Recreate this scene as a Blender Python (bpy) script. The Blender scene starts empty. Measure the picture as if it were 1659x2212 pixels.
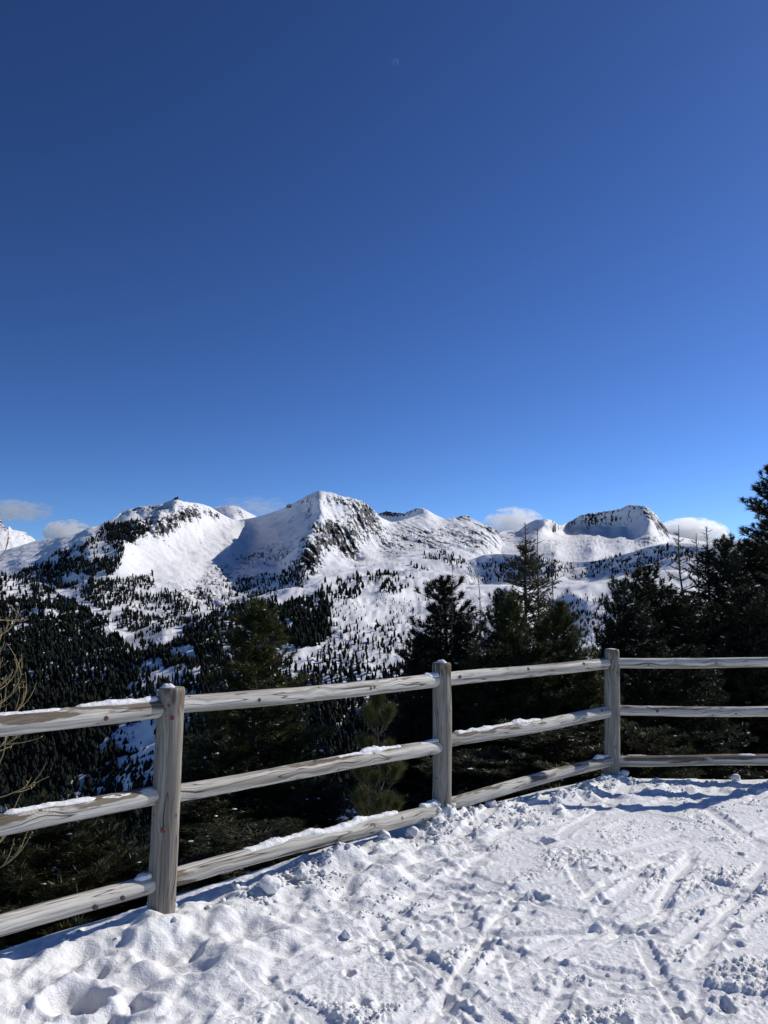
import bpy, math, random
import numpy as np
from mathutils import Vector, Matrix

# ------------------------------------------------------------------ camera, sky, sun, exposure
sc = bpy.context.scene
COL = sc.collection
FPX, CX, CY = 1662.0, 829.5, 1106.0        # focal length and centre of a 1659 x 2212 frame
PITCH = math.radians(7.0)
CAMZ = 1.53
SUN_EL, SUN_AZ = math.radians(34.0), math.radians(30.0)   # azimuth counted from +X towards +Y
SUN_DIR = Vector((math.cos(SUN_EL)*math.cos(SUN_AZ), math.cos(SUN_EL)*math.sin(SUN_AZ), math.sin(SUN_EL)))

cd = bpy.data.cameras.new('camera'); cam = bpy.data.objects.new('camera', cd); COL.objects.link(cam)
cam.location = (0, 0, CAMZ); cam.rotation_euler = (math.radians(90) + PITCH, 0, 0)
cd.sensor_fit = 'VERTICAL'; cd.sensor_height = 36.0; cd.lens = 36.0*FPX/2212.0
cd.clip_start = 0.05; cd.clip_end = 80000
sc.camera = cam

W = bpy.data.worlds.new('World'); sc.world = W; W.use_nodes = True
wn, wl = W.node_tree.nodes, W.node_tree.links
wn.clear()
sky = wn.new('ShaderNodeTexSky'); sky.sky_type = 'NISHITA'; sky.sun_disc = False
sky.sun_elevation = SUN_EL; sky.sun_rotation = math.radians(90) - SUN_AZ
sky.altitude = 2300; sky.air_density = 0.9; sky.dust_density = 0.8; sky.ozone_density = 5.0
hs = wn.new('ShaderNodeHueSaturation'); hs.inputs['Hue'].default_value = 0.5025; hs.inputs['Saturation'].default_value = 1.02
bg = wn.new('ShaderNodeBackground'); bg.inputs[1].default_value = 0.056
wo = wn.new('ShaderNodeOutputWorld')
gm = wn.new('ShaderNodeGamma'); gm.inputs[1].default_value = 1.42
wl.new(sky.outputs[0], gm.inputs[0]); wl.new(gm.outputs[0], hs.inputs['Color']); wl.new(hs.outputs[0], bg.inputs[0]); wl.new(bg.outputs[0], wo.inputs[0])

sl = bpy.data.lights.new('sun', 'SUN'); sl.energy = 4.1; sl.angle = math.radians(0.53); sl.color = (1.0, 0.955, 0.88)
sun = bpy.data.objects.new('sun', sl); COL.objects.link(sun)
sun.rotation_euler = SUN_DIR.to_track_quat('Z', 'Y').to_euler()

sc.view_settings.view_transform = 'Standard'; sc.view_settings.look = 'None'
sc.view_settings.exposure = 0.0; sc.view_settings.gamma = 1.0
sc.view_settings.use_curve_mapping = False
sc.cycles.volume_bounces = 14; sc.cycles.max_bounces = 14; sc.cycles.transparent_max_bounces = 8
sc.render.filter_size = 1.15; sc.cycles.diffuse_bounces = 1; sc.cycles.glossy_bounces = 2

# ------------------------------------------------------------------ helpers
rng = np.random.default_rng(11)
random.seed(5)

def ray(px, py):
    """direction through a point of the 1659 x 2212 frame, scaled so that y = 1"""
    a = (np.asarray(px, float) - CX)/FPX; u = (CY - np.asarray(py, float))/FPX
    y = math.cos(PITCH) - u*math.sin(PITCH); z = math.sin(PITCH) + u*math.cos(PITCH)
    return a/y, z/y
def at(px, py, d):
    rx, rz = ray(px, py); return np.stack([rx*d, np.broadcast_to(d, np.shape(rx*d)), CAMZ + rz*d], -1)
def on_ground(px, py, z=0.0):
    rx, rz = ray(px, py); d = (z - CAMZ)/rz; return np.array([rx*d, d])
def project(P):
    x, y, z = P[..., 0], P[..., 1], P[..., 2] - CAMZ
    f = y*math.cos(PITCH) + z*math.sin(PITCH); u = -y*math.sin(PITCH) + z*math.cos(PITCH)
    return CX + FPX*x/f, CY - FPX*u/f

_perm = np.random.default_rng(3).permutation(512).astype(np.int64); _perm = np.concatenate([_perm]*3)
_val = np.random.default_rng(4).uniform(-1, 1, 512)
def n2(x, y):
    xi = np.floor(x).astype(np.int64); yi = np.floor(y).astype(np.int64); fx = x - xi; fy = y - yi
    fx = fx*fx*fx*(fx*(fx*6-15)+10); fy = fy*fy*fy*(fy*(fy*6-15)+10); xi &= 511; yi &= 511
    x1 = (xi+1) & 511; y1 = (yi+1) & 511
    a = _val[_perm[_perm[xi]+yi] & 511]; b = _val[_perm[_perm[x1]+yi] & 511]
    c = _val[_perm[_perm[xi]+y1] & 511]; e = _val[_perm[_perm[x1]+y1] & 511]
    return (a*(1-fx)+b*fx)*(1-fy) + (c*(1-fx)+e*fx)*fy
def fbm(x, y, o=5, g=0.5, ridged=False, lac=2.03):
    s = 0; a = 1.0; tot = 0
    for k in range(o):
        v = n2(x + 17.3*k, y - 9.1*k)
        if ridged: v = 1 - 2*np.abs(v)
        s = s + a*v; tot += a; a *= g; x = (x*0.8 - y*0.6)*lac; y = (x*0.6 + y*0.8)*lac/1.0 if False else (y*1.0)*lac
    return s/tot
def smooth(a, b, x):
    t = np.clip((x-a)/(b-a), 0, 1); return t*t*(3-2*t)

def mesh(name, V, F, mat=None, parent=None, smooth_shade=True, link=True, **props):
    V = np.asarray(V, np.float32); F = np.asarray(F, np.int32)
    me = bpy.data.meshes.new(name); k = F.shape[1]
    me.vertices.add(len(V)); me.vertices.foreach_set('co', V.ravel())
    me.loops.add(F.size); me.loops.foreach_set('vertex_index', F.ravel())
    me.polygons.add(len(F)); me.polygons.foreach_set('loop_start', np.arange(0, F.size, k, dtype=np.int32))
    if smooth_shade: me.polygons.foreach_set('use_smooth', np.ones(len(F), bool))
    me.update(calc_edges=True)
    if mat: me.materials.append(mat)
    if not link: return me
    return link_mesh(name, me, parent, **props)
def link_mesh(name, me, parent=None, **props):
    o = bpy.data.objects.new(name, me); COL.objects.link(o)
    if parent is not None: o.parent = parent
    for k, v in props.items():
        if v: o[k] = v
    return o
def empty(name, loc=(0, 0, 0), **props):
    o = bpy.data.objects.new(name, None); COL.objects.link(o); o.location = loc; o.empty_display_size = 0.2
    for k, v in props.items():
        if v: o[k] = v
    return o
def attr(me, name, vals):
    a = me.attributes.new(name, 'FLOAT', 'POINT'); a.data.foreach_set('value', np.asarray(vals, np.float32).ravel())
def gridfaces(nr, nc, wrap=False):
    r = np.arange(nr-1)[:, None]; c = np.arange(nc if wrap else nc-1)[None, :]; c1 = (c+1) % nc
    return np.stack([r*nc+c, r*nc+c1, (r+1)*nc+c1, (r+1)*nc+c], -1).reshape(-1, 4)

class NT:
    """terse node building"""
    def __init__(self, name):
        self.m = bpy.data.materials.new(name); self.m.use_nodes = True
        self.t = self.m.node_tree; self.t.nodes.clear(); self.out = self.t.nodes.new('ShaderNodeOutputMaterial')
    def n(self, typ, **kw):
        nd = self.t.nodes.new('ShaderNode'+typ)
        for k, v in kw.items():
            if k.startswith('_'): setattr(nd, k[1:], v)
            else:
                key = int(k[1:]) if k[0] == 'i' and k[1:].isdigit() else k.replace('_', ' ')
                s = nd.inputs[key]
                if hasattr(v, 'is_linked') or hasattr(v, 'outputs'): self.t.links.new(v if hasattr(v, 'is_linked') else v.outputs[0], s)
                else: s.default_value = v
        return nd
    def ramp(self, fac, stops, interp='LINEAR'):
        r = self.n('ValToRGB', i0=fac); r.color_ramp.interpolation = interp; e = r.color_ramp.elements
        while len(e) < len(stops): e.new(0.5)
        for k, (p, c) in enumerate(stops):
            e[k].position = p; e[k].color = (c, c, c, 1) if isinstance(c, (int, float)) else (*c, 1)
        return r.outputs[0]
    def math(self, op, a, b=0.0, clamp=False): 
        nd = self.n('Math', _operation=op, _use_clamp=clamp, i0=a, i1=b); return nd.outputs[0]
    def mix(self, f, a, b):
        nd = self.n('Mix', _data_type='RGBA'); 
        for s, v in ((nd.inputs[0], f), (nd.inputs[6], a), (nd.inputs[7], b)):
            if hasattr(v, 'is_linked'): self.t.links.new(v, s)
            else: s.default_value = v if isinstance(v, float) else (*v, 1)
        return nd.outputs[2]
    def noise(self, vec, scale, detail=4.0, rough=0.55): return self.n('TexNoise', Vector=vec, Scale=scale, Detail=detail, Roughness=rough).outputs[0]
    def surf(self, sh): self.t.links.new(sh.outputs[0], self.out.inputs[0]); return self.m
    def bump(self, h, s, d): return self.n('Bump', Height=h, Strength=s, Distance=d).outputs[0]

# ------------------------------------------------------------------ materials
def mat_snow(name, fine=True):
    q = NT(name); co = q.n('NewGeometry').outputs[0]
    if fine:
        n_ = q.noise(co, 190.0, 4.0, 0.65); n1_ = q.noise(co, 45.0, 3.0, 0.6)
        h = q.math('ADD', n1_, q.math('MULTIPLY', n_, 0.55)); nor = q.bump(h, 0.6, 0.014)
    else:
        n_ = q.noise(co, 0.05, 5.0, 0.6); nor = q.bump(n_, 0.35, 6.0)
    b = q.n('BsdfPrincipled', Base_Color=(0.885, 0.88, 0.87, 1), Roughness=0.55, Normal=nor)
    b.inputs['Specular IOR Level'].default_value = 0.3
    return q.surf(b)
M_SNOW = mat_snow('snow'); M_CRUMB = mat_snow('snow_crumb')

def mat_mountain():
    q = NT('mountain_snow_and_rock'); co = q.n('NewGeometry').outputs[0]
    a = q.n('Attribute', _attribute_name='rock').outputs['Fac']
    n_ = q.noise(q.n('VectorMath', _operation='MULTIPLY', i0=co, i1=(1.25, 0.6, 0.34)).outputs[0], 0.085, 6.0, 0.72); n1_ = q.noise(co, 0.014, 4.0, 0.6)
    v = q.math('ADD', a, q.math('MULTIPLY', q.math('SUBTRACT', n_, 0.5), 3.4))
    v = q.math('ADD', v, q.math('MULTIPLY', q.math('SUBTRACT', n1_, 0.5), 1.2))
    nz = q.n('SeparateXYZ', Vector=q.n('NewGeometry').outputs['Normal']).outputs[2]
    v = q.math('ADD', v, q.math('MULTIPLY', q.math('SUBTRACT', 0.80, nz), 0.28))
    f = q.ramp(v, [(0.60, 0.0), (0.66, 1.0)])
    rc = q.ramp(q.noise(co, 0.09, 4.0), [(0.3, (0.016, 0.016, 0.018)), (0.7, (0.065, 0.060, 0.056))])
    col = q.mix(f, (0.82, 0.82, 0.825), rc)
    nor = q.bump(q.math('ADD', q.math('MULTIPLY', q.noise(co, 0.011, 7.0, 0.60), 1.0), q.math('MULTIPLY', f, -0.05)), 0.30, 16.0)
    b = q.n('BsdfPrincipled', Base_Color=col, Roughness=0.7, Normal=nor); b.inputs['Specular IOR Level'].default_value = 0.15
    return q.surf(b)
M_MOUNT = mat_mountain()

def mat_wood(name, stops):
    q = NT(name); uv = q.n('UVMap').outputs[0]; rnd = q.n('ObjectInfo').outputs['Random']
    off = q.n('CombineXYZ', X=q.math('MULTIPLY', rnd, 37.0), Y=q.math('MULTIPLY', rnd, 11.0)).outputs[0]
    p = q.n('VectorMath', _operation='ADD', i0=uv, i1=off).outputs[0]
    vor = q.n('TexVoronoi', Vector=q.n('VectorMath', _operation='MULTIPLY', i0=p, i1=(0.75, 1.0, 1.0)).outputs[0], Scale=3.9, _voronoi_dimensions='2D')
    d = vor.outputs['Distance']
    kn = q.ramp(d, [(0.0, 1.0), (0.32, 0.0)])                     # falls off around each knot
    warp = q.noise(q.n('VectorMath', _operation='MULTIPLY', i0=p, i1=(3.0, 9.0, 1.0)).outputs[0], 1.0, 2.0)
    sep = q.n('SeparateXYZ', Vector=p)
    y = q.math('ADD', sep.outputs[1], q.math('MULTIPLY', kn, 0.022)); y = q.math('ADD', y, q.math('MULTIPLY', warp, 0.014))
    g = q.n('CombineXYZ', X=q.math('MULTIPLY', sep.outputs[0], 0.045), Y=y).outputs[0]
    grain = q.noise(g, 75.0, 5.0, 0.7)
    grain2 = q.noise(q.n('VectorMath', _operation='MULTIPLY', i0=g, i1=(0.5, 1.0, 1.0)).outputs[0], 26.0, 2.0, 0.5)
    base = q.ramp(grain, stops)
    base = q.mix(q.ramp(grain2, [(0.36, 0.85), (0.56, 0.0)]), base, (0.20, 0.175, 0.145))
    rings = q.math('SINE', q.math('MULTIPLY', d, 120.0))
    rf = q.math('MULTIPLY', q.ramp(rings, [(0.55, 0.0), (0.95, 0.6)]), q.ramp(d, [(0.10, 1.0), (0.24, 0.0)]))
    base = q.mix(rf, base, (0.17, 0.14, 0.11))
    base = q.mix(q.ramp(d, [(0.018, 0.9), (0.045, 0.0)]), base, (0.10, 0.075, 0.06))
    crack = q.noise(q.n('CombineXYZ', X=q.math('MULTIPLY', sep.outputs[0], 0.9), Y=q.math('MULTIPLY', y, 24.0)).outputs[0], 1.0, 1.0)
    ck = q.math('ABSOLUTE', q.math('SUBTRACT', crack, 0.5)); cf = q.ramp(ck, [(0.0, 1.0), (0.014, 0.0)])
    cf = q.math('MULTIPLY', cf, q.ramp(q.noise(p, 2.3, 1.0), [(0.28, 0.0), (0.38, 1.0)]))
    base = q.mix(cf, base, (0.05, 0.04, 0.035))
    wet = q.n('Attribute', _attribute_name='wet').outputs['Fac']
    wf = q.ramp(q.math('ADD', wet, q.math('MULTIPLY', q.math('SUBTRACT', q.noise(q.n('VectorMath', _operation='MULTIPLY', i0=p, i1=(4.0, 22.0, 1.0)).outputs[0], 1.0, 4.0), 0.5), 2.2)), [(0.46, 0.0), (0.6, 1.0)])
    base = q.mix(q.math('MULTIPLY', wf, 0.85), base, q.ramp(grain, [(0.3, (0.055, 0.036, 0.022)), (0.7, (0.16, 0.105, 0.062))]))
    h = q.math('SUBTRACT', q.math('MULTIPLY', grain, 1.1), q.math('ADD', q.math('MULTIPLY', cf, 1.2), q.math('MULTIPLY', kn, -0.5)))
    b = q.n('BsdfPrincipled', Base_Color=base, Roughness=0.72, Normal=q.bump(h, 0.55, 0.004)); b.inputs['Specular IOR Level'].default_value = 0.25
    return q.surf(b)
M_WOOD = mat_wood('frosted_rail_wood', [(0.25, (0.20, 0.180, 0.150)), (0.40, (0.46, 0.43, 0.375)), (0.54, (0.66, 0.63, 0.56)), (0.85, (0.80, 0.77, 0.71))])
M_POST = mat_wood('grey_post_wood', [(0.27, (0.07, 0.064, 0.055)), (0.44, (0.22, 0.205, 0.175)), (0.60, (0.38, 0.355, 0.30)), (0.80, (0.56, 0.53, 0.46))])

def mat_plain(name, c0, c1, scale, rough=0.7, spec=0.25, bump=0.0):
    q = NT(name); co = q.n('NewGeometry').outputs[0]
    n_ = q.noise(co, scale, 4.0, 0.6); col = q.ramp(n_, [(0.3, c0), (0.7, c1)])
    b = q.n('BsdfPrincipled', Base_Color=col, Roughness=rough); b.inputs['Specular IOR Level'].default_value = spec
    if bump: q.t.links.new(q.bump(n_, 0.6, bump), b.inputs['Normal'])
    return q.surf(b)
M_BARK = mat_plain('bark', (0.05, 0.04, 0.033), (0.15, 0.125, 0.105), 40.0, 0.85, 0.15, 0.004)
M_TWIG = mat_plain('larch_twig', (0.24, 0.175, 0.085), (0.42, 0.325, 0.17), 25.0, 0.7, 0.2)
M_BOLT = mat_plain('rust_red_cap', (0.13, 0.035, 0.026), (0.22, 0.07, 0.05), 120.0, 0.5, 0.4)
M_KNOT = mat_plain('dark_knot', (0.06, 0.045, 0.036), (0.16, 0.125, 0.10), 150.0, 0.8, 0.2)
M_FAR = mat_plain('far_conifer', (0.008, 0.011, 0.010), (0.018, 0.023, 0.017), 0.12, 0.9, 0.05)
M_GRASS = mat_plain('dry_grass', (0.22, 0.17, 0.09), (0.36, 0.29, 0.16), 30.0)
def mat_needle(name, c0, c1, c2):
    q = NT(name); co = q.n('NewGeometry').outputs[0]
    a = q.n('Attribute', _attribute_name='tint').outputs['Fac']
    col = q.ramp(a, [(0.0, c0), (0.55, c1), (1.0, c2)])
    b = q.n('BsdfPrincipled', Base_Color=col, Roughness=0.48); b.inputs['Specular IOR Level'].default_value = 0.35
    tr = q.n('BsdfTranslucent', Color=col); mx = q.n('MixShader', i0=0.28, i1=b, i2=tr)
    return q.surf(mx)
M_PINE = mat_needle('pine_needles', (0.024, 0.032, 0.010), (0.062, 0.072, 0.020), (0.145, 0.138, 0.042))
M_SHRUB_SHADE = mat_needle('shrub_needles_shade', (0.012, 0.018, 0.008), (0.032, 0.038, 0.013), (0.085, 0.080, 0.026))  # darker copy of the pine needles: deep shade of the undergrowth put into the colour
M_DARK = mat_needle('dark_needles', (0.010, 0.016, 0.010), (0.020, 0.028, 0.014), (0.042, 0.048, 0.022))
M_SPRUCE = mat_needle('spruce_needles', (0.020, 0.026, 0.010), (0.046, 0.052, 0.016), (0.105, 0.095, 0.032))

# ------------------------------------------------------------------ fence layout in the world
P1, P2, P3 = on_ground(345, 1985), on_ground(953, 1778), on_ground(1322, 1692)
P4 = np.array([3.62, P3[1] - 0.03]); P0 = P1 + (P1 - P2)*0.95
def half_plane(a, b):
    d = (b-a)/np.linalg.norm(b-a); return a, np.array([-d[1], d[0]])
HP = [half_plane(P1, P2), half_plane(P2, P3), half_plane(P3, P4)]
def beyond(x, y):
    """signed distance past the fence line, positive on the far side"""
    return np.max([ (x-a[0])*n[0] + (y-a[1])*n[1] for a, n in HP], axis=0)

# ------------------------------------------------------------------ foreground snow height
srg = np.random.default_rng(21)
TR = []                                                # pressed ski tracks: centre, direction, half length, half width
fdir = math.atan2(P2[1]-P1[1], P2[0]-P1[0])
TR.append((0.15, 4.02, fdir+0.02, 0.75, 0.045)); TR.append((0.55, 3.55, fdir-0.05, 0.9, 0.05))
for _ in range(9):
    y = srg.uniform(3.0, 5.6); x = srg.uniform(-0.1, 0.6)*y; TR.append((x, y, fdir + srg.normal(-0.1, 0.13), srg.uniform(0.6, 1.1), srg.uniform(0.035, 0.05)))
for _ in range(165):
    y = srg.uniform(2.7, 6.6); x = srg.uniform(-0.5, 0.62)*y
    a = fdir + srg.normal(-0.08, 0.25) if srg.random() < 0.66 else srg.uniform(1.5, 2.9)
    TR.append((x, y, a, srg.uniform(0.12, 0.75), srg.uniform(0.03, 0.055)))
PIT = []
for _ in range(95):
    y = srg.uniform(2.7, 6.6); x = srg.uniform(-0.5, 0.62)*y
    PIT.append((x, y, srg.uniform(0.02, 0.045), srg.uniform(0.012, 0.028), srg.uniform(0, 3.1), srg.uniform(1.0, 2.0)))
SOFT_PIT = [(*on_ground(px_, py_), r_, d_) for px_, py_, r_, d_ in ((171, 2158, 0.10, 0.065), (215, 2094, 0.075, 0.04), (300, 2166, 0.075, 0.04))]
def slope_base(x, y):
    s = beyond(x, y)
    edge = 0.10 + 0.05*fbm(x*1.7+3, y*1.7, 3)
    k = smooth(0.0, 1.0, x - 3.3 - (y-7.0)*0.12)*smooth(7.0, 8.0, y)
    fall = 0.50*(1-k) + 0.34*k
    s2 = np.maximum(s-edge, 0)
    z = -fall*np.where(s2 < 0.25, s2*s2/0.5, s2-0.125)
    far = np.maximum(s-40, 0); z = z - far*0.06       # eases a little further down
    return z, s
def snow_height(x, y):
    z, s = slope_base(x, y)
    inside = smooth(0.35, -0.05, s); near = s < 3.0
    # broad undulation and the soft heap along the left half of the fence
    z = z + inside*(0.030*fbm(x*0.9, y*0.9, 3))
    soft = smooth(-1.25, -0.55, s)*smooth(1.0, -0.5, x + 0.25*n2(x*2.5, y*2.5))*inside*smooth(6.0, 4.6, y)
    soft = np.maximum(soft, smooth(0.25, -0.9, x+0.35*(y-3.0))*inside*smooth(4.8, 4.0, y))
    lum = fbm(x*3.1+5, y*2.6, 3, 0.45)
    z = z + soft*(0.030*lum + 0.022*n2(x*4.6+3, y*3.9+8) + 0.022*n2(x*9.0, y*8.0+5) + 0.010*n2(x*21.0, y*19.0+5) - 0.035*np.maximum(0, n2(x*5.6+40, y*4.9))**0.8 + 0.02)
    # chunky ridge pushed up against the rails
    bank = np.exp(-((s+0.05)/0.13)**2)*smooth(4.2, 4.9, y)*(1-0.55*smooth(1.6, 2.2, x))
    lumps = np.maximum(0, fbm(x*7.0, y*7.0+3, 3, 0.5)) 
    z = z + bank*(0.026 + 0.065*lumps + 0.03*n2(x*2.2, y*2.2))
    b2 = np.exp(-((s+0.30)/0.20)**2)*smooth(4.3, 5.0, y); z = z + b2*0.05*np.maximum(0, fbm(x*9, y*9, 3))
    for pb in (P1, P2, P3): z = z + 0.05*np.exp(-(((x-pb[0])**2+(y-pb[1]+0.03)**2)/0.022))*(1+0.6*n2(x*14, y*14))
    # churned crust
    rough = inside*(1-0.85*soft)
    c1_ = fbm(x*9.0, y*9.0, 3, 0.5)
    c2_ = np.abs(n2(x*34.0+9, y*34.0))*0.55 + np.abs(n2(x*61.0+2, y*58.0+7))*0.62 + 0.35*np.abs(n2(x*19.0, y*19.0+3)) + 0.30*n2(x*98.0, y*95.0)
    patch = smooth(-0.12, 0.26, fbm(x*2.6+11, y*2.6, 3))
    rough = rough*(1-0.5*smooth(1.0, 1.8, x)*smooth(5.1, 5.7, y))
    churn = rough*((0.16+0.84*patch)*(0.004*c1_ + 0.017*c2_) + 0.004*c2_ - 0.003)
    flat = np.zeros_like(x); dz = np.zeros_like(x)
    for tx, ty, a, hl, hw in TR:
        m = near & (np.abs(x-tx) < hl*abs(math.cos(a))+0.25) & (np.abs(y-ty) < hl*abs(math.sin(a))+0.25)
        if not m.any(): continue
        xx = x[m]-tx; yy = y[m]-ty; u = xx*math.cos(a)+yy*math.sin(a); v = -xx*math.sin(a)+yy*math.cos(a)
        v = v + 0.03*(u/hl)**2*hl
        e = smooth(hw+0.006, hw-0.002, np.abs(v))*smooth(hl+0.03, hl-0.03, np.abs(u + 0.03*n2(v*30+tx*9, u*4)))
        rim = np.exp(-((np.abs(v)-hw-0.022)/0.016)**2)*smooth(hl+0.02, hl-0.1, np.abs(u))
        flat[m] = np.maximum(flat[m], e); dz[m] += -(0.011 if hl < 0.7 else 0.006)*e*(1+0.5*v/hw) + rim*0.009*np.maximum(0, 0.25+1.2*n2(u*30+tx, v*30+ty))
    z = z + churn*(1-0.97*flat) + rough*dz
    for px_, py_, r, dp, a, el in PIT:
        m = near & (np.abs(x-px_) < 4*r) & (np.abs(y-py_) < 4*r)
        if not m.any(): continue
        xx = x[m]-px_; yy = y[m]-py_; u = (xx*math.cos(a)+yy*math.sin(a))/el; v = -xx*math.sin(a)+yy*math.cos(a)
        q_ = np.sqrt(u*u+v*v)/r + 0.25*n2(xx*40+px_*7, yy*40)
        z[m] += rough[m]*(-dp*smooth(1.15, 0.55, q_) + 0.35*dp*np.exp(-((q_-1.4)/0.3)**2))
    for px_, py_, r, dp in SOFT_PIT:
        xx = x-px_; yy = y-py_; q_ = np.sqrt(xx*xx*0.8+yy*yy)/r + 0.55*n2(x*8+px_*5, y*8) + 0.12*n2(x*25, y*25)
        z = z + inside*(-dp*smooth(1.1, 0.45, q_) + 0.30*dp*np.exp(-((q_-1.45)/0.35)**2))
    # coarse relief on the hillside below
    z = z + smooth(0.5, 3.0, s)*(0.25*fbm(x*0.35, y*0.35, 4))
    return z

cs = np.concatenate([np.linspace(-1.5, -0.58, 40)[:-1], np.linspace(-0.58, 0.58, 600), np.linspace(0.58, 1.5, 40)[1:]])
ys = np.concatenate([np.linspace(1.2, 2.75, 30)[:-1], 2.75*(7.4/2.75)**np.linspace(0, 1, 440), 7.4*(460/7.4)**np.linspace(0, 1, 100)[1:]])
GX = (ys[:, None]*cs[None, :]); GY = np.repeat(ys[:, None], len(cs), 1)
GZ = snow_height(GX.ravel(), GY.ravel()).reshape(GX.shape)
mesh('snow_ground', np.stack([GX, GY, GZ], -1).reshape(-1, 3), gridfaces(len(ys), len(cs)), M_SNOW, kind='structure')
xs = np.linspace(-18, 18, 121); yb = np.linspace(-18, 1.3, 61); BX, BY = np.meshgrid(xs, yb)
mesh('snow_ground', np.stack([BX, BY, -0.03+0.03*fbm(BX.ravel()*1.1, BY.ravel()*1.1, 4).reshape(BX.shape)], -1).reshape(-1, 3), gridfaces(61, 121), M_SNOW, kind='structure')
def ground_z(x, y):
    return float(snow_height(np.array([x], float), np.array([y], float))[0])

# ------------------------------------------------------------------ far terrain: sheets with their own distances
def rbf(ctrl, smoothing=0.12):
    C = np.array(ctrl, float); X = C[:, :2]/100.0; d = np.linalg.norm(X[:, None]-X[None], axis=-1)
    A = np.sqrt(d*d + 0.0015); n = len(C)
    Q = np.hstack([np.ones((n, 1)), X]); K = np.zeros((n+3, n+3)); K[:n, :n] = A - np.eye(n)*smoothing*0.1; K[:n, n:] = Q; K[n:, :n] = Q.T
    w = np.linalg.solve(K, np.concatenate([np.log(C[:, 2]), np.zeros(3)]))
    def f(px, py):
        p = np.stack([np.ravel(px), np.ravel(py)], -1)/100.0; out = np.zeros(len(p))
        for k in range(n): out += w[k]*np.sqrt(((p-X[k])**2).sum(-1) + 0.0015)
        out += w[n] + p @ w[n+1:]
        return np.exp(out).reshape(np.shape(px))
    return f
SHEETS = {}
def sheet(name, crest, bottom, ctrl, x0, x1, step, rows, blobs=(), noise=(8.0, 60.0), rocky=16.0, jag=0.0, base_rock=0.0, gamma=1.0, zn=7.0):
    pxs = np.arange(x0, x1+step, step, float); nc = len(pxs)
    cx_, cy_ = zip(*crest); cr = np.interp(pxs, cx_, cy_)
    bx_, by_ = zip(*bottom); bt = np.interp(pxs, bx_, by_)
    t = np.linspace(0, 1, rows)**gamma
    PX = np.repeat(pxs[None], rows, 0); PY = cr[None] + t[:, None]*(bt-cr)[None]
    D = rbf(ctrl)(PX, PY)
    rock = np.full(PX.shape, base_rock)
    for bx, by, rx, ry, w, a in blobs:
        u = (PX-bx)*math.cos(a)+(PY-by)*math.sin(a); v = -(PX-bx)*math.sin(a)+(PY-by)*math.cos(a)
        rock = np.maximum(rock, w*np.exp(-((np.abs(u)/rx)**3+(np.abs(v)/ry)**3)))
    x = PX/FPX*D; zz = (1310-PY)/FPX*D
    amp, sca = noise
    N = fbm(x/sca+3, zz/sca*1.6+D/sca*0.5, 6, 0.5)
    R = fbm(x/30.0+7+0.4*n2(zz/60.0, x/90.0), zz/105.0, 5, 0.58, ridged=True); R2 = fbm(x/11.0, zz/14.0+4, 3, 0.55)
    rk = np.clip(rock, 0, 1)
    fade = np.minimum(1, (np.arange(rows)[:, None])/4.0)
    high = smooth(1235, 1170, PY)*min(1.0, rocky/30.0)
    D2 = D - fade*(amp*N + rocky*rk*(R+0.5*R2) + high*9.0*R)
    PY2 = PY - (1-fade)*0 - jag*rk*np.exp(-np.arange(rows)[:, None]/6.0)*np.maximum(-0.3, fbm(PX/5.0, PX*0+2.0, 4, 0.6))*2.0
    P = at(PX, PY2, D2)
    wx, wy = P[..., 0], P[..., 1]
    P[..., 2] += fade*(zn*fbm(wx/70.0+5, wy/70.0, 6, 0.56) + zn*0.45*fbm(wx/24.0, wy/30.0+8, 4, 0.6))*(1+0.8*rk)
    # the far side drops away behind the crest
    nb = 7; k = (np.arange(nb, 0, -1)/nb)[:, None, None]
    top = P[0][None]; back = np.repeat(top, nb, 0).copy(); run = D[0][None, :, None]*0.22
    back[..., 1] += (run*k)[..., 0]; back[..., 0] *= back[..., 1]/top[..., 1]; back[..., 2] -= (run*0.62*k)[..., 0]
    V = np.concatenate([back, P], 0)
    me = mesh(name, V.reshape(-1, 3), gridfaces(nb+rows, nc), M_MOUNT, link=False)
    attr(me, 'rock', np.concatenate([np.repeat(rock[:1], nb, 0), rock], 0))
    o = link_mesh(name, me, kind='structure')
    SHEETS.setdefault(name if name not in SHEETS else o.name, (pxs, PY, P, D))
    return pxs, PY, P
def on_sheet(sh, px, py):
    """surface points of a sheet under frame positions, interpolated both ways"""
    pxs, PY, P = sh; c = np.clip(np.searchsorted(pxs, px), 1, len(pxs)-1); out = 0; ok = np.ones(len(px), bool); b = (px-pxs[c-1])/(pxs[c]-pxs[c-1])
    for cc, w in ((c-1, 1-b), (c, b)):
        r = np.array([np.searchsorted(PY[:, ci], pyi) for ci, pyi in zip(cc, py)]); ok &= (r > 0) & (r < len(PY)); r = np.clip(r, 1, len(PY)-1)
        a = (py-PY[r-1, cc])/(PY[r, cc]-PY[r-1, cc]+1e-9); out = out + w[:, None]*(P[r-1, cc]*(1-a[:, None]) + P[r, cc]*a[:, None])
    return out, ok

# far left summit
S_FL = sheet('mountain', [(-140, 1090), (-60, 1100), (0, 1121), (8, 1134), (12, 1143), (17, 1140), (20, 1136), (26, 1144), (53, 1149), (71, 1161), (77, 1168), (140, 1195)],
   [(-140, 1260), (200, 1260)], [(-140, 1090, 4700), (0, 1122, 4500), (77, 1168, 4500), (140, 1195, 4600), (-140, 1260, 3600), (60, 1260, 3500), (160, 1260, 3600), (0, 1180, 4100)],
   -140, 150, 2.0, 70, [(8, 1133, 14, 14, 0.75, 0.3), (60, 1156, 22, 9, 0.5, 0.4), (20, 1150, 60, 22, 0.28, 0)], rocky=30, jag=1.0)
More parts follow.
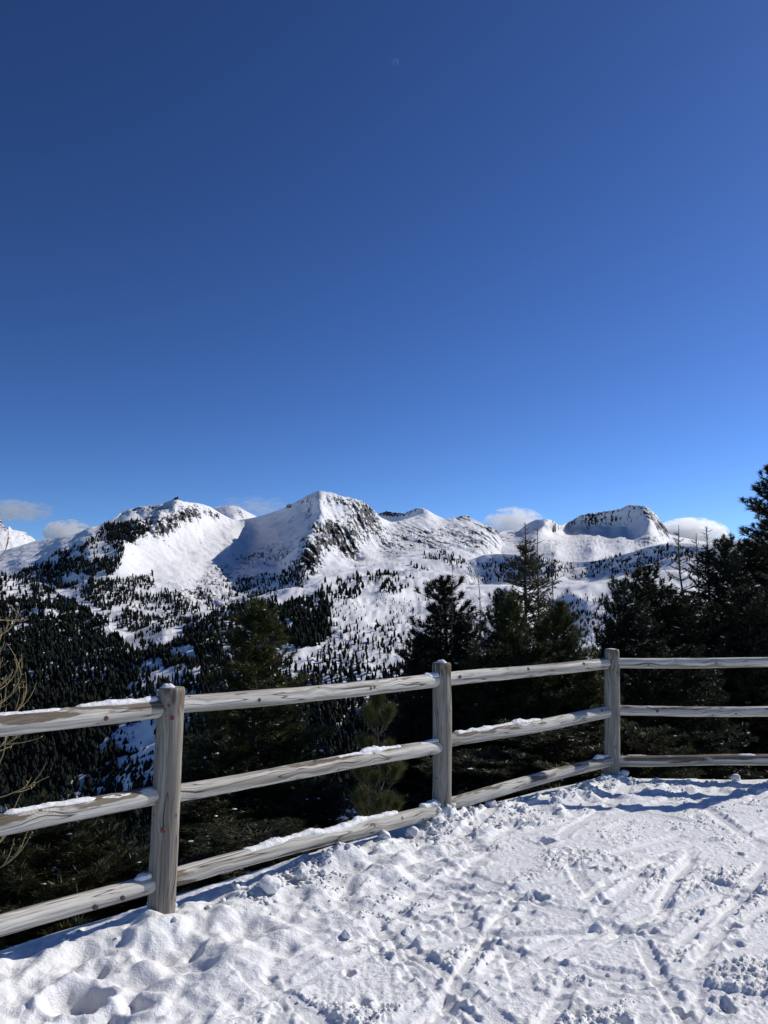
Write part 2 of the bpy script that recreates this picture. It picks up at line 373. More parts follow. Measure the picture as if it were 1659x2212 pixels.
# small rounded summit behind the saddle
S_SB = sheet('mountain', [(420, 1118), (450, 1103), (463, 1096.5), (484, 1092.6), (500, 1092), (516, 1095), (532, 1104.5), (551, 1114), (600, 1140)],
   [(420, 1190), (600, 1190)], [(420, 1118, 3900), (500, 1092, 3900), (551, 1114, 3900), (600, 1140, 4000), (420, 1190, 3400), (500, 1190, 3300), (600, 1190, 3400), (505, 1120, 3650)],
   420, 600, 2.0, 40, [(486, 1093, 18, 3, 0.6, 0), (520, 1108, 16, 10, 0.45, 0.5)], rocky=25, jag=0.6)
# dark jagged crest and long snow ridge right of the pointed peak
S_R1B = sheet('mountain', [(780, 1120), (818, 1110), (831, 1104.5), (848, 1106), (860, 1108), (872, 1110), (885, 1103), (900, 1098), (911, 1097), (924, 1102), (940, 1112), (958, 1120), (1000, 1135)],
   [(780, 1180), (1000, 1180)], [(780, 1120, 4100), (860, 1108, 3750), (911, 1097, 3400), (915, 1130, 3250), (958, 1120, 3500), (1000, 1140, 3600), (780, 1180, 3900), (860, 1150, 3600), (1000, 1180, 3400), (845, 1128, 3740)],
   780, 1000, 2.0, 45, [(840, 1108, 40, 7, 0.75, 0.05), (885, 1106, 18, 6, 0.6, -0.4)], rocky=25, jag=1.6)  # both blobs colour the shade along this crest in as dark rock
# left mountain, bowl, pointed peak and its snow shoulder
crestM = [(-140, 1255), (-60, 1226), (0, 1192), (40, 1180), (79, 1168), (111, 1164), (138, 1160), (164, 1153), (190, 1143), (212, 1135), (232, 1126), (254, 1115), (262, 1107), (270, 1103), (302, 1095), (320, 1093), (339, 1091), (352, 1086), (365, 1082),
   (376, 1078), (383, 1077), (389, 1083), (405, 1085), (418, 1086), (429, 1087), (453, 1094), (466, 1102), (490, 1117), (505, 1123), (516, 1124), (548, 1118), (574, 1111.6), (603, 1102), (616, 1097), (621, 1089), (624, 1087), (629, 1089), (640, 1084), (648, 1080),
   (662, 1071), (675, 1065), (683, 1061), (696, 1061), (705, 1064), (715, 1066), (741, 1073), (768, 1078), (789, 1089), (807, 1103), (823, 1118), (845, 1128), (862, 1127), (880, 1121), (905, 1112), (924, 1106), (940, 1114), (958, 1121), (980, 1119), (993, 1116), (1004, 1115), (1009, 1112), (1017, 1119),
   (1033, 1127), (1056, 1136), (1075, 1148), (1085, 1165), (1100, 1190), (1130, 1230)]
ctrlM = [(-140, 1255, 2600), (0, 1192, 2700), (60, 1174, 2750), (111, 1164, 2750), (164, 1153, 2650), (212, 1135, 2600), (254, 1115, 2650), (302, 1095, 2700), (339, 1091, 2720), (383, 1077, 2650), (418, 1086, 2750), (453, 1094, 2850), (490, 1117, 2950), (516, 1124, 3000),
   (20, 1225, 2350), (90, 1200, 2380), (130, 1195, 2150), (180, 1180, 2050), (110, 1235, 1980), (60, 1250, 1950), (-60, 1280, 2000), (200, 1160, 2250), (250, 1150, 2250), (300, 1127, 2350), (345, 1108, 2470), (372, 1092, 2570), (340, 1116, 2430), (300, 1118, 2560), (335, 1104, 2600), (360, 1093, 2630),
   (260, 1180, 1980), (262, 1215, 1900), (290, 1150, 2200), (320, 1145, 2330), (370, 1130, 2470), (420, 1112, 2620), (300, 1200, 2060), (340, 1180, 2230), (390, 1160, 2450), (440, 1150, 2640), (480, 1150, 2740), (330, 1230, 2030), (400, 1210, 2260), (450, 1190, 2460), (500, 1180, 2560),
   (200, 1240, 1830), (240, 1270, 1780), (150, 1280, 1750), (300, 1280, 1800), (380, 1260, 1950), (440, 1240, 2180), (500, 1240, 2280), (470, 1280, 1900), (400, 1310, 1700), (300, 1330, 1600), (200, 1330, 1550), (560, 1265, 1950), (560, 1235, 2180),
   (548, 1118, 2980), (574, 1112, 2930), (603, 1102, 2860), (624, 1087, 2790), (648, 1080, 2720), (675, 1066, 2630), (689, 1062, 2540), (687, 1080, 2440), (689, 1100, 2370), (686, 1120, 2300), (676, 1138, 2230), (664, 1155, 2160), (652, 1172, 2090), (643, 1190, 2030), (636, 1210, 1980), (630, 1235, 1900), (620, 1265, 1800), (610, 1300, 1650),
   (560, 1150, 2870), (600, 1130, 2790), (640, 1110, 2670), (668, 1090, 2610), (670, 1110, 2560), (700, 1085, 2460), (705, 1105, 2400), (640, 1145, 2500), (630, 1170, 2380), (600, 1160, 2620), (580, 1190, 2560), (615, 1190, 2350), (540, 1180, 2720), (530, 1205, 2580), (600, 1225, 2200), (655, 1130, 2500),
   (715, 1066, 2560), (741, 1073, 2580), (768, 1078, 2620), (789, 1089, 2680), (807, 1103, 2750), (823, 1118, 2820), (845, 1128, 2900), (720, 1110, 2420), (760, 1120, 2460), (795, 1130, 2560), (700, 1150, 2240), (740, 1160, 2290), (780, 1170, 2380), (690, 1190, 2080), (730, 1205, 2130), (770, 1205, 2230), (820, 1160, 2560), (820, 1190, 2380), (860, 1160, 2680),
   (690, 1240, 1880), (740, 1245, 1850), (800, 1230, 1980), (870, 1200, 2280), (870, 1240, 1950), (905, 1112, 3050), (924, 1106, 3080), (958, 1121, 3120), (1009, 1112, 3200), (1056, 1136, 3100), (1075, 1148, 3050), (910, 1140, 2840), (960, 1150, 2820), (1010, 1150, 2850), (1050, 1165, 2780), (920, 1180, 2480), (980, 1190, 2420), (1040, 1195, 2450), (1100, 1190, 2900), (1130, 1230, 2800), (1000, 1240, 2000), (1100, 1260, 2100),
   (700, 1300, 1600), (850, 1300, 1600), (1000, 1300, 1700), (1130, 1300, 1900), (500, 1330, 1650), (0, 1330, 1600), (-140, 1330, 1700)]
blobM = [(310, 1100, 70, 9, 0.56, -0.12), (383, 1080, 10, 6, 0.80, 0), (360, 1135, 40, 22, 0.80, -0.4), (405, 1110, 40, 16, 0.78, -0.25), (455, 1108, 22, 9, 0.64, 0.5), (295, 1155, 34, 20, 0.72, -0.5), (330, 1115, 20, 12, 0.54, 0),
   (622, 1092, 9, 6, 0.70, 0), (660, 1082, 22, 6, 0.36, -0.5), (668, 1105, 14, 22, 0.30, 0.2), (712, 1158, 48, 40, 0.86, -0.2), (675, 1190, 34, 36, 0.84, 0.3), (752, 1185, 32, 30, 0.80, 0.2), (790, 1115, 46, 22, 0.80, 0.85), (770, 1140, 40, 34, 0.66, 0.6), (735, 1085, 45, 8, 0.54, 0.25),
   (660, 1225, 26, 24, 0.62, 0), (820, 1150, 26, 16, 0.64, 0.6), (470, 1245, 60, 22, 0.56, -0.4), (540, 1260, 40, 22, 0.59, 0), (560, 1200, 60, 18, 0.50, -0.35), (610, 1195, 36, 14, 0.56, -0.4), (430, 1290, 80, 26, 0.59, 0),
   (900, 1165, 90, 26, 0.54, 0.15), (1010, 1165, 70, 26, 0.60, 0.2), (990, 1117, 40, 8, 0.59, 0.05), (850, 1185, 40, 20, 0.52, 0.3), (1060, 1145, 26, 10, 0.64, 0.5), (200, 1165, 50, 12, 0.44, -0.3), (130, 1230, 60, 20, 0.56, -0.3)]
S_M = sheet('mountain', crestM, [(-140, 1400), (1130, 1400)], ctrlM, -140, 1130, 2.4, 180, blobM, noise=(13, 110), rocky=38, jag=2.0, gamma=1.35, zn=9)
# right-hand mountain
crestR = [(1040, 1190), (1060, 1170), (1070, 1159), (1085, 1148), (1099, 1145.5), (1120, 1147), (1138, 1132), (1157, 1123), (1170, 1122), (1185, 1122), (1198, 1126), (1206, 1134), (1213, 1135), (1234, 1125), (1253, 1114), (1274, 1109), (1295, 1106), (1317, 1103.4), (1341, 1099),
   (1352, 1094), (1363, 1090.6), (1376, 1091), (1384, 1094), (1393, 1091), (1405, 1101), (1418, 1111), (1427, 1126), (1439, 1140), (1450, 1155), (1473, 1161), (1490, 1164), (1549, 1174), (1640, 1160), (1700, 1150), (1800, 1140)]
ctrlR = [(1040, 1190, 3000), (1070, 1159, 3200), (1099, 1146, 3400), (1120, 1147, 3350), (1138, 1132, 3300), (1157, 1123, 3250), (1185, 1122, 3200), (1198, 1126, 3250), (1206, 1134, 3380), (1216, 1134, 3500), (1234, 1125, 3560), (1253, 1114, 3560), (1274, 1109, 3530), (1317, 1103, 3460), (1341, 1099, 3420), (1363, 1091, 3360), (1376, 1091, 3310), (1393, 1091, 3220), (1418, 1111, 3300), (1450, 1155, 3300), (1490, 1164, 3400), (1549, 1174, 3400), (1800, 1140, 3600),
   (1195, 1149, 3330), (1216, 1151, 3470), (1234, 1152, 3545), (1274, 1148, 3512), (1317, 1146, 3448), (1355, 1143, 3352), (1380, 1118, 3190), (1405, 1125, 3000), (1402, 1145, 2900), (1385, 1165, 2820), (1345, 1160, 3080), (1365, 1165, 2960), (1425, 1150, 3000), (1445, 1170, 3050),
   (1180, 1135, 3080), (1150, 1140, 3150), (1120, 1170, 3000), (1080, 1185, 2800), (1150, 1175, 2780), (1200, 1165, 3050), (1250, 1168, 3120), (1300, 1165, 3090), (1200, 1190, 2500), (1280, 1185, 2520), (1350, 1185, 2560), (1420, 1185, 2600), (1480, 1190, 2700), (1600, 1190, 2900), (1040, 1260, 2300), (1200, 1260, 2050), (1400, 1260, 2050), (1800, 1260, 2300)]
S_R = sheet('mountain', crestR, [(1040, 1290), (1800, 1290)], ctrlR, 1040, 1800, 2.0, 95,
   [(1408, 1112, 22, 12, 0.70, 0.9), (1432, 1140, 26, 12, 0.78, 1.0), (1395, 1105, 10, 14, 0.6, 0.3), (1290, 1108, 70, 5, 0.46, -0.15), (1370, 1095, 26, 5, 0.5, 0.1), (1300, 1128, 70, 14, 0.36, -0.1), (1175, 1124, 30, 5, 0.4, 0), (1250, 1175, 120, 18, 0.34, -0.1), (1105, 1160, 40, 14, 0.38, -0.3), (1400, 1170, 50, 12, 0.4, -0.2)],
   noise=(11, 100), rocky=36, gamma=1.4, jag=2.4)
# wooded shoulder in shade, right
S_M1 = sheet('hill', [(960, 1240), (1000, 1215), (1046, 1198), (1072, 1196), (1112, 1198), (1165, 1204), (1198, 1212), (1230, 1213), (1283, 1212), (1323, 1203), (1366, 1192), (1396, 1181), (1427, 1175), (1457, 1171), (1503, 1174), (1600, 1176), (1800, 1180)],
   [(960, 1310), (1800, 1300)], [(960, 1240, 2100), (1000, 1215, 2100), (1046, 1198, 2100), (1112, 1198, 2030), (1165, 1204, 1980), (1230, 1213, 1990), (1283, 1212, 1960), (1323, 1203, 1900), (1366, 1192, 1850), (1427, 1175, 1780), (1503, 1174, 1730), (1800, 1180, 1650),
   (980, 1262, 2040), (1046, 1215, 2085), (1060, 1240, 2020), (1112, 1220, 1995), (1150, 1250, 1880), (1165, 1225, 1930), (1230, 1240, 1930), (1283, 1240, 1890), (1323, 1235, 1830), (1366, 1225, 1775), (1427, 1215, 1700), (1503, 1215, 1640), (1700, 1220, 1500), (960, 1310, 1750), (1200, 1310, 1550), (1400, 1300, 1400), (1800, 1300, 1350)],
   960, 1800, 2.0, 60, [(1330, 1220, 130, 18, 0.55, -0.2), (1440, 1190, 50, 16, 0.5, -0.1), (1100, 1225, 60, 20, 0.36, 0)], noise=(12, 80), rocky=18, jag=0.8)
# bright rounded snow hill, right
S_H2 = sheet('hill', [(930, 1300), (960, 1280), (998, 1265), (1033, 1263), (1085, 1263), (1182, 1267), (1244, 1262), (1274, 1258), (1311, 1253), (1341, 1244), (1378, 1238), (1427, 1232), (1497, 1231), (1600, 1228), (1800, 1225)],
   [(930, 1560), (1800, 1560)], [(930, 1300, 1300), (998, 1265, 1400), (1085, 1263, 1380), (1182, 1267, 1330), (1244, 1262, 1320), (1311, 1253, 1330), (1378, 1238, 1350), (1497, 1231, 1350), (1800, 1225, 1400),
   (1000, 1290, 1200), (1100, 1300, 1120), (1150, 1300, 1210), (1190, 1290, 1235), (1240, 1285, 1225), (1190, 1330, 1190), (1230, 1330, 1150), (1270, 1310, 1130), (1290, 1340, 1040), (1220, 1365, 1090), (1250, 1375, 1020), (1250, 1390, 880), (1280, 1400, 800), (1350, 1290, 1150), (1400, 1340, 950), (1000, 1400, 850), (1100, 1400, 820), (930, 1560, 600), (1200, 1560, 560), (1500, 1560, 560), (1800, 1560, 600), (1600, 1300, 1100)],
   930, 1800, 3.0, 90, [(1270, 1310, 60, 24, 0.3, 0.2)], noise=(12, 90), rocky=14, zn=13)
# broad open snow hill, centre
S_H1 = sheet('hill', [(120, 1450), (200, 1420), (235, 1402), (300, 1362), (340, 1345), (384, 1333), (455, 1322), (500, 1308), (532, 1296), (582, 1281), (620, 1276), (656, 1270), (688, 1257), (717, 1243), (754, 1230), (790, 1222), (823, 1215), (874, 1201), (900, 1197), (940, 1192), (958, 1193), (985, 1200), (1006, 1210), (1014, 1217), (1030, 1245), (1060, 1280), (1100, 1315)],
   [(120, 2160), (500, 2160), (1100, 2000)], [(120, 1450, 1150), (235, 1402, 1250), (300, 1362, 1300), (384, 1333, 1320), (455, 1322, 1300), (532, 1296, 1280), (582, 1281, 1290), (656, 1270, 1330), (717, 1243, 1450), (754, 1230, 1520), (823, 1215, 1640), (874, 1201, 1740), (940, 1192, 1780), (985, 1200, 1740), (1014, 1217, 1680), (1030, 1245, 1500), (1060, 1280, 1350), (1100, 1315, 1200),
   (800, 1250, 1400), (860, 1225, 1560), (920, 1225, 1560), (880, 1245, 1420), (960, 1240, 1500), (830, 1280, 1210), (900, 1290, 1190), (980, 1280, 1230), (700, 1290, 1150), (760, 1310, 1060), (640, 1310, 1080), (560, 1330, 1060), (450, 1350, 1080), (350, 1370, 1080), (250, 1430, 1000),
   (850, 1350, 960), (950, 1340, 1000), (1050, 1340, 1000), (700, 1370, 900), (550, 1390, 880), (400, 1410, 900), (300, 1460, 850), (850, 1420, 800), (700, 1450, 750), (550, 1480, 720), (400, 1500, 720), (950, 1450, 740), (1100, 1450, 740), (600, 1600, 600), (850, 1600, 580), (300, 1650, 600), (120, 1700, 600), (1100, 1650, 520), (120, 2160, 470), (500, 2160, 460), (800, 1900, 480), (1100, 2000, 440)],
   120, 1100, 4.0, 150, [(470, 1340, 60, 20, 0.25, 0), (760, 1260, 40, 14, 0.25, 0)], noise=(11, 80), rocky=8, gamma=1.5, zn=13)
# dark wooded hill, left
S_F = sheet('hill', [(-260, 1235), (-100, 1240), (0, 1246), (24, 1249), (66, 1254), (100, 1262), (127, 1280), (159, 1299), (190, 1312), (217, 1331), (233, 1354), (262, 1388), (300, 1430), (360, 1500), (430, 1620), (520, 1800), (600, 2000)],
   [(-260, 2200), (600, 2220)], [(-260, 1235, 1300), (0, 1246, 1300), (66, 1254, 1290), (127, 1280, 1230), (190, 1312, 1170), (233, 1354, 1080), (300, 1430, 920), (430, 1620, 640), (520, 1800, 520), (600, 2000, 460), (0, 1320, 1120), (100, 1340, 1080), (0, 1400, 960), (100, 1430, 920), (200, 1420, 960), (0, 1550, 760), (150, 1550, 760), (280, 1550, 740), (-260, 1500, 850), (0, 1750, 590), (200, 1750, 570), (350, 1750, 540), (-260, 1900, 560), (0, 2200, 430), (300, 2200, 420), (-260, 2200, 430)],
   -260, 600, 5.0, 120, [], noise=(12, 70), rocky=6, gamma=1.5, zn=11)

# ------------------------------------------------------------------ far conifers
def far_tree_mesh(seed, slim, seg=3, rings=4):
    r = np.random.default_rng(seed); V = []; 
    for k in range(rings):
        t = k/(rings-1); z = 0.04 + 0.9*t
        prof = (0.62+0.38*math.sin(math.pi*min(1, 0.30+t*0.75)))*(1-t**3.2)**0.8 + 0.04
        for j in range(seg):
            a = 2*math.pi*(j + 0.5*(k % 2))/seg; rad = slim*prof*r.uniform(0.5, 1.4)
            V.append((rad*math.cos(a), rad*math.sin(a), z + r.uniform(-0.05, 0.05)))
    V.append((0, 0, 1.0)); V.append((0, 0, -0.12)); V = np.array(V); F = []
    for k in range(rings-1):
        for j in range(seg):
            a, b, c, d = k*seg+j, k*seg+(j+1) % seg, (k+1)*seg+j, (k+1)*seg+(j+1) % seg
            F += [(a, b, d), (a, d, c)]
    n = rings*seg
    for j in range(seg): F += [((rings-1)*seg+j, (rings-1)*seg+(j+1) % seg, n), (j, n+1, (j+1) % seg)]
    return V, np.array(F)
FT = [far_tree_mesh(s, w) for s, w in ((1, 0.13), (2, 0.17), (3, 0.20), (4, 0.12), (5, 0.23))]
FT_OBJ = [far_tree_mesh(s+20, w, 9, 10) for s, w in ((1, 0.13), (2, 0.17), (3, 0.20), (4, 0.12), (5, 0.23))]
def in_poly(px, py, poly):
    c = np.zeros(len(px), bool); n = len(poly); j = n-1
    for i in range(n):
        xi, yi = poly[i]; xj, yj = poly[j]
        c ^= ((yi > py) != (yj > py)) & (px < (xj-xi)*(py-yi)/(yj-yi+1e-12)+xi); j = i
    return c
frg = np.random.default_rng(8)
TREES = []           # position, height, projected height, label index
REGION_LABELS = {}
def wood(sh, poly, count, h, label, clump=0.0, scale=30.0, gaps=()):
    xs_, ys_ = zip(*poly); count = int(count*2.1); h = h*0.64; px = frg.uniform(min(xs_), max(xs_), count*7); py = frg.uniform(min(ys_), max(ys_), count*7)
    m = in_poly(px, py, poly)
    for gpoly, keep in gaps: m &= ~(in_poly(px, py, gpoly) & (frg.random(len(px)) > keep))
    if clump is not None and clump > -1: m &= 0.7*fbm(px/scale, py/scale*1.9+31, 3) + 0.5*fbm(px/scale/2.6+9, py/scale*0.75, 2) > clump*1.15 + 0.05 + frg.normal(0, 0.05, len(px))
    px, py = px[m][:count], py[m][:count]; P, ok = on_sheet(sh, px, py); P = P[ok]
    H = h*np.clip(np.exp(frg.normal(0.0, 0.34, len(P))), 0.35, 1.7)
    for p, hh in zip(P, H): TREES.append((p, hh, hh*FPX/p[1], label))
L_F = 'dark conifer in the dense shaded forest seen behind the left fence rails'
L_H = 'dark conifer on the snow slope below the pointed peak'
L_L = 'small dark conifer on the wooded flank of the left mountain'
L_M = 'small dark conifer on the shaded shoulder below the right mountain'
L_R = 'small dark conifer on the bright snow hill behind the fence corner'
clearF = [([(0, 1255), (60, 1262), (80, 1300), (0, 1300)], 0.35), ([(15, 1345), (65, 1340), (60, 1375), (0, 1385)], 0.25), ([(85, 1290), (130, 1290), (130, 1305), (85, 1305)], 0.2), ([(205, 1362), (240, 1358), (250, 1380), (215, 1385)], 0.2)]
wood(S_F, [(-45, 1247), (0, 1247), (66, 1255), (127, 1281), (190, 1314), (233, 1356), (262, 1392), (300, 1435), (360, 1510), (430, 1640), (480, 1760), (500, 1900), (200, 1900), (180, 1760), (-45, 1735)], 6000, 13.5, L_F, -0.36, 22, clearF)
wood(S_F, [(-60, 1247), (66, 1255), (127, 1281), (190, 1314), (233, 1356), (200, 1420), (-60, 1420)], 500, 9.5, L_F, -0.10, 14, clearF)
# centre hill: belts of pines, scattered singles, forest at its foot
wood(S_H1, [(240, 1405), (330, 1352), (384, 1336), (470, 1322), (540, 1297), (590, 1283), (600, 1300), (500, 1330), (420, 1350), (300, 1380)], 130, 11.0, L_H, -0.1, 14)
wood(S_H1, [(560, 1330), (590, 1300), (640, 1296), (700, 1300), (720, 1320), (715, 1370), (690, 1400), (640, 1410), (580, 1390)], 420, 15.0, L_H, -0.2, 18)
wood(S_H1, [(395, 1350), (470, 1330), (560, 1310), (560, 1400), (470, 1420), (400, 1400)], 300, 14.0, L_H, -0.12, 20)
wood(S_H1, [(690, 1262), (730, 1256), (775, 1240), (785, 1270), (772, 1300), (730, 1305), (690, 1290)], 55, 14.0, L_H, -0.1, 12)
wood(S_H1, [(790, 1235), (860, 1222), (900, 1222), (940, 1235), (890, 1260), (860, 1290), (810, 1290)], 70, 13.0, L_H, 0.02, 14)
wood(S_H1, [(905, 1196), (960, 1194), (1005, 1212), (1000, 1235), (930, 1215)], 46, 12.0, L_H, -0.1, 10)
wood(S_H1, [(600, 1330), (760, 1290), (900, 1290), (1060, 1300), (1060, 1460), (640, 1460)], 330, 6.0, L_H, -0.05, 16)
wood(S_H1, [(700, 1380), (860, 1350), (900, 1480), (640, 1480)], 150, 9.0, L_H, -0.2, 18)
wood(S_H1, [(215, 1435), (260, 1410), (330, 1380), (400, 1372), (480, 1390), (480, 1440), (330, 1440)], 380, 12.0, L_H, -0.10, 18, [([(205, 1395), (300, 1368), (385, 1372), (370, 1400), (250, 1425)], 0.22)])
wood(S_H1, [(230, 1440), (330, 1425), (480, 1420), (640, 1440), (880, 1470), (900, 1560), (900, 1700), (700, 1800), (430, 1840), (330, 1560)], 2000, 12.5, L_H, -0.36, 22, [([(640, 1450), (800, 1450), (800, 1530), (640, 1500)], 0.5)])
# left mountain flank and bowl
wood(S_M, [(20, 1250), (70, 1222), (110, 1200), (160, 1180), (200, 1165), (225, 1135), (300, 1128), (330, 1130), (310, 1160), (270, 1180), (262, 1228), (235, 1250), (190, 1290), (100, 1262)], 900, 15.0, L_L, -0.16, 20, [([(120, 1170), (180, 1150), (215, 1150), (170, 1190), (110, 1195)], 0.1), ([(180, 1188), (220, 1185), (220, 1210), (180, 1215)], 0.2)])
wood(S_M, [(225, 1132), (330, 1128), (325, 1150), (300, 1165), (262, 1175), (235, 1165)], 240, 15.0, L_L, -0.3, 15)
wood(S_M, [(150, 1300), (230, 1255), (300, 1250), (330, 1240), (335, 1270), (420, 1290), (440, 1340), (300, 1375), (200, 1330)], 760, 13.0, L_L, -0.14, 16, [([(170, 1290), (215, 1315), (240, 1350), (255, 1380), (225, 1360), (195, 1325), (160, 1305)], 0.02)])
wood(S_M, [(420, 1270), (540, 1250), (600, 1240), (650, 1240), (660, 1280), (580, 1290), (500, 1320), (430, 1330)], 300, 12.0, L_L, -0.06, 18)
wood(S_M, [(640, 1205), (680, 1205), (690, 1240), (650, 1262), (600, 1262), (610, 1235)], 110, 13.0, L_L, -0.25, 12)
wood(S_M, [(440, 1240), (560, 1195), (640, 1190), (640, 1220), (520, 1240)], 60, 7.0, L_L, 0.05, 14)
# shaded shoulder and right snow hill
wood(S_M1, [(1010, 1218), (1112, 1200), (1200, 1213), (1283, 1214), (1366, 1194), (1440, 1178), (1500, 1178), (1500, 1215), (1350, 1240), (1200, 1255), (1010, 1262)], 330, 11.0, L_M, -0.02, 18)
wood(S_M1, [(1080, 1215), (1200, 1215), (1200, 1250), (1080, 1255)], 100, 14.0, L_M, -0.1, 14)
wood(S_H2, [(1150, 1300), (1240, 1280), (1300, 1280), (1330, 1330), (1290, 1380), (1200, 1370)], 120, 8.0, L_R, -0.05, 14)
wood(S_H2, [(1000, 1300), (1150, 1290), (1300, 1290), (1340, 1420), (1000, 1440)], 120, 5.5, L_R, -0.4, 14)

Ppx, Ppy = project(np.array([t[0] for t in TREES])); seen = (Ppx > 5) & (Ppx < 1655) & ~((Ppx > 1300) & (Ppy > 1290)) & ~((Ppx > 860) & (Ppx < 1290) & (Ppy > 1420)) & ~((Ppx > 440) & (Ppx < 640) & (Ppy > 1400))
seen &= ~((Ppy > 1690)) 
order = sorted(range(len(TREES)), key=lambda i: -TREES[i][2]*(1 if seen[i] else 0))
big = set(order[:300])
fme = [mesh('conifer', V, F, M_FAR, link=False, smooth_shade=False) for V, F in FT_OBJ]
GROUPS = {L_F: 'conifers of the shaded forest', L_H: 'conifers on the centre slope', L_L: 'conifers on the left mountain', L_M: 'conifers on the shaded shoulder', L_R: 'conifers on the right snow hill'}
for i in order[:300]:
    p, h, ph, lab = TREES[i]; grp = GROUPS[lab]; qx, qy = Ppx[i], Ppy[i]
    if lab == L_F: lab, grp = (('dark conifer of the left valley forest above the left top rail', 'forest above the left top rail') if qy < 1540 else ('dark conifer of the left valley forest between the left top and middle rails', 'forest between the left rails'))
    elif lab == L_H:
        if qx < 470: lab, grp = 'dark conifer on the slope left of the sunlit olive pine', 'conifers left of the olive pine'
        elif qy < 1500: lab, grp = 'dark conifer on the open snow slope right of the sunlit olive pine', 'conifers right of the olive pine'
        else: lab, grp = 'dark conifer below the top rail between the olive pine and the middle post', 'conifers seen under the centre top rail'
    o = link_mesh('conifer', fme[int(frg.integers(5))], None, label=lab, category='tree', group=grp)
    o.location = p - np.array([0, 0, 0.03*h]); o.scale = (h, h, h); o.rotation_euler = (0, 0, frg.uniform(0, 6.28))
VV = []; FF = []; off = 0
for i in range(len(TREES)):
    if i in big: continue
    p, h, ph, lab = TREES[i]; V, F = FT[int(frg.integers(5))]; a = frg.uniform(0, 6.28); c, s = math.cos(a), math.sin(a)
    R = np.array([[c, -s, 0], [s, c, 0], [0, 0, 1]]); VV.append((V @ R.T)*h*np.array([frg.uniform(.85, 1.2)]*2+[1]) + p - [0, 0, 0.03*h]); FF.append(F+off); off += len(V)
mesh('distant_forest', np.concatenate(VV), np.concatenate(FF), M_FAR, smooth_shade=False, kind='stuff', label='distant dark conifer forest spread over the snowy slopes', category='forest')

# ------------------------------------------------------------------ near conifers
def tubes(paths, seg=5):
    """paths: list of (points n x 3, radii n) -> V, F of tapered tubes"""
    VV = []; FF = []; off = 0
    for pts, rad in paths:
        pts = np.asarray(pts, float); n = len(pts); T = np.gradient(pts, axis=0); T /= np.linalg.norm(T, axis=1)[:, None]+1e-9
        ref = np.array([0, 0, 1.0]) if abs(T[0, 2]) < 0.9 else np.array([1.0, 0, 0])
        A = np.cross(T, ref); A /= np.linalg.norm(A, axis=1)[:, None]+1e-9; B = np.cross(T, A)
        an = np.arange(seg)*2*math.pi/seg
        V = pts[:, None] + np.asarray(rad)[:, None, None]*(np.cos(an)[None, :, None]*A[:, None] + np.sin(an)[None, :, None]*B[:, None])
        VV.append(V.reshape(-1, 3)); FF.append(gridfaces(n, seg, True)+off); off += n*seg
    return np.concatenate(VV), np.concatenate(FF)
def needles(pos, axis, length, width, n, spread, r, along=0.05):
    """brush of thin triangles on every tuft"""
    T = len(pos); axis = axis/np.linalg.norm(axis, axis=1)[:, None]
    ref = np.where(np.abs(axis[:, 2:3]) < 0.9, np.array([[0, 0, 1.0]]), np.array([[1.0, 0, 0]]))
    A = np.cross(axis, ref); A /= np.linalg.norm(A, axis=1)[:, None]; B = np.cross(axis, A)
    ph = r.uniform(0, 2*math.pi, (T, n)); th = r.uniform(spread[0], spread[1], (T, n))
    D = np.cos(th)[..., None]*axis[:, None] + np.sin(th)[..., None]*(np.cos(ph)[..., None]*A[:, None]+np.sin(ph)[..., None]*B[:, None])
    base = pos[:, None] - axis[:, None]*r.uniform(0, along, (T, n))[..., None]
    L = length*r.uniform(0.7, 1.15, (T, n))[..., None]
    S = np.cross(D, r.normal(size=(T, n, 3))); S /= np.linalg.norm(S, axis=-1)[..., None]+1e-9
    tip = base + D*L + np.array([0, 0, -0.1])*L*0.3
    V = np.stack([base+S*width*0.5, base-S*width*0.5, tip], 2).reshape(-1, 3)
    tint = np.repeat(np.clip(r.normal(0.45, 0.22, (T, 1)) + r.normal(0, 0.15, (T, n)), 0, 1).ravel(), 3)
    return V, np.arange(len(V)).reshape(-1, 3), tint
BLOB = None
def blobs_mesh(P, size, r):
    """small flattened snow pads"""
    global BLOB
    if BLOB is None:
        import bmesh
        b = bmesh.new(); bmesh.ops.create_icosphere(b, subdivisions=1, radius=1.0); b.verts.ensure_lookup_table()
        BLOB = (np.array([v.co[:] for v in b.verts]), np.array([[v.index for v in f.verts] for f in b.faces])); b.free()
    V0, F0 = BLOB; VV = []; FF = []
    for k, p in enumerate(P):
        s = size*r.uniform(0.3, 1.4); a = r.uniform(0, 6.28); c, q = math.cos(a), math.sin(a)
        V = V0*r.uniform(0.65, 1.25, (len(V0), 1))*np.array([s*r.uniform(0.8, 1.9), s, s*r.uniform(0.4, 0.8)]); tl = r.normal(0, 0.35); V = V @ np.array([[math.cos(tl), 0, -math.sin(tl)], [0, 1, 0], [math.sin(tl), 0, math.cos(tl)]]); V = V @ np.array([[c, -q, 0], [q, c, 0], [0, 0, 1]]).T
        VV.append(V+p); FF.append(F0+k*len(V0))
    return np.concatenate(VV), np.concatenate(FF)

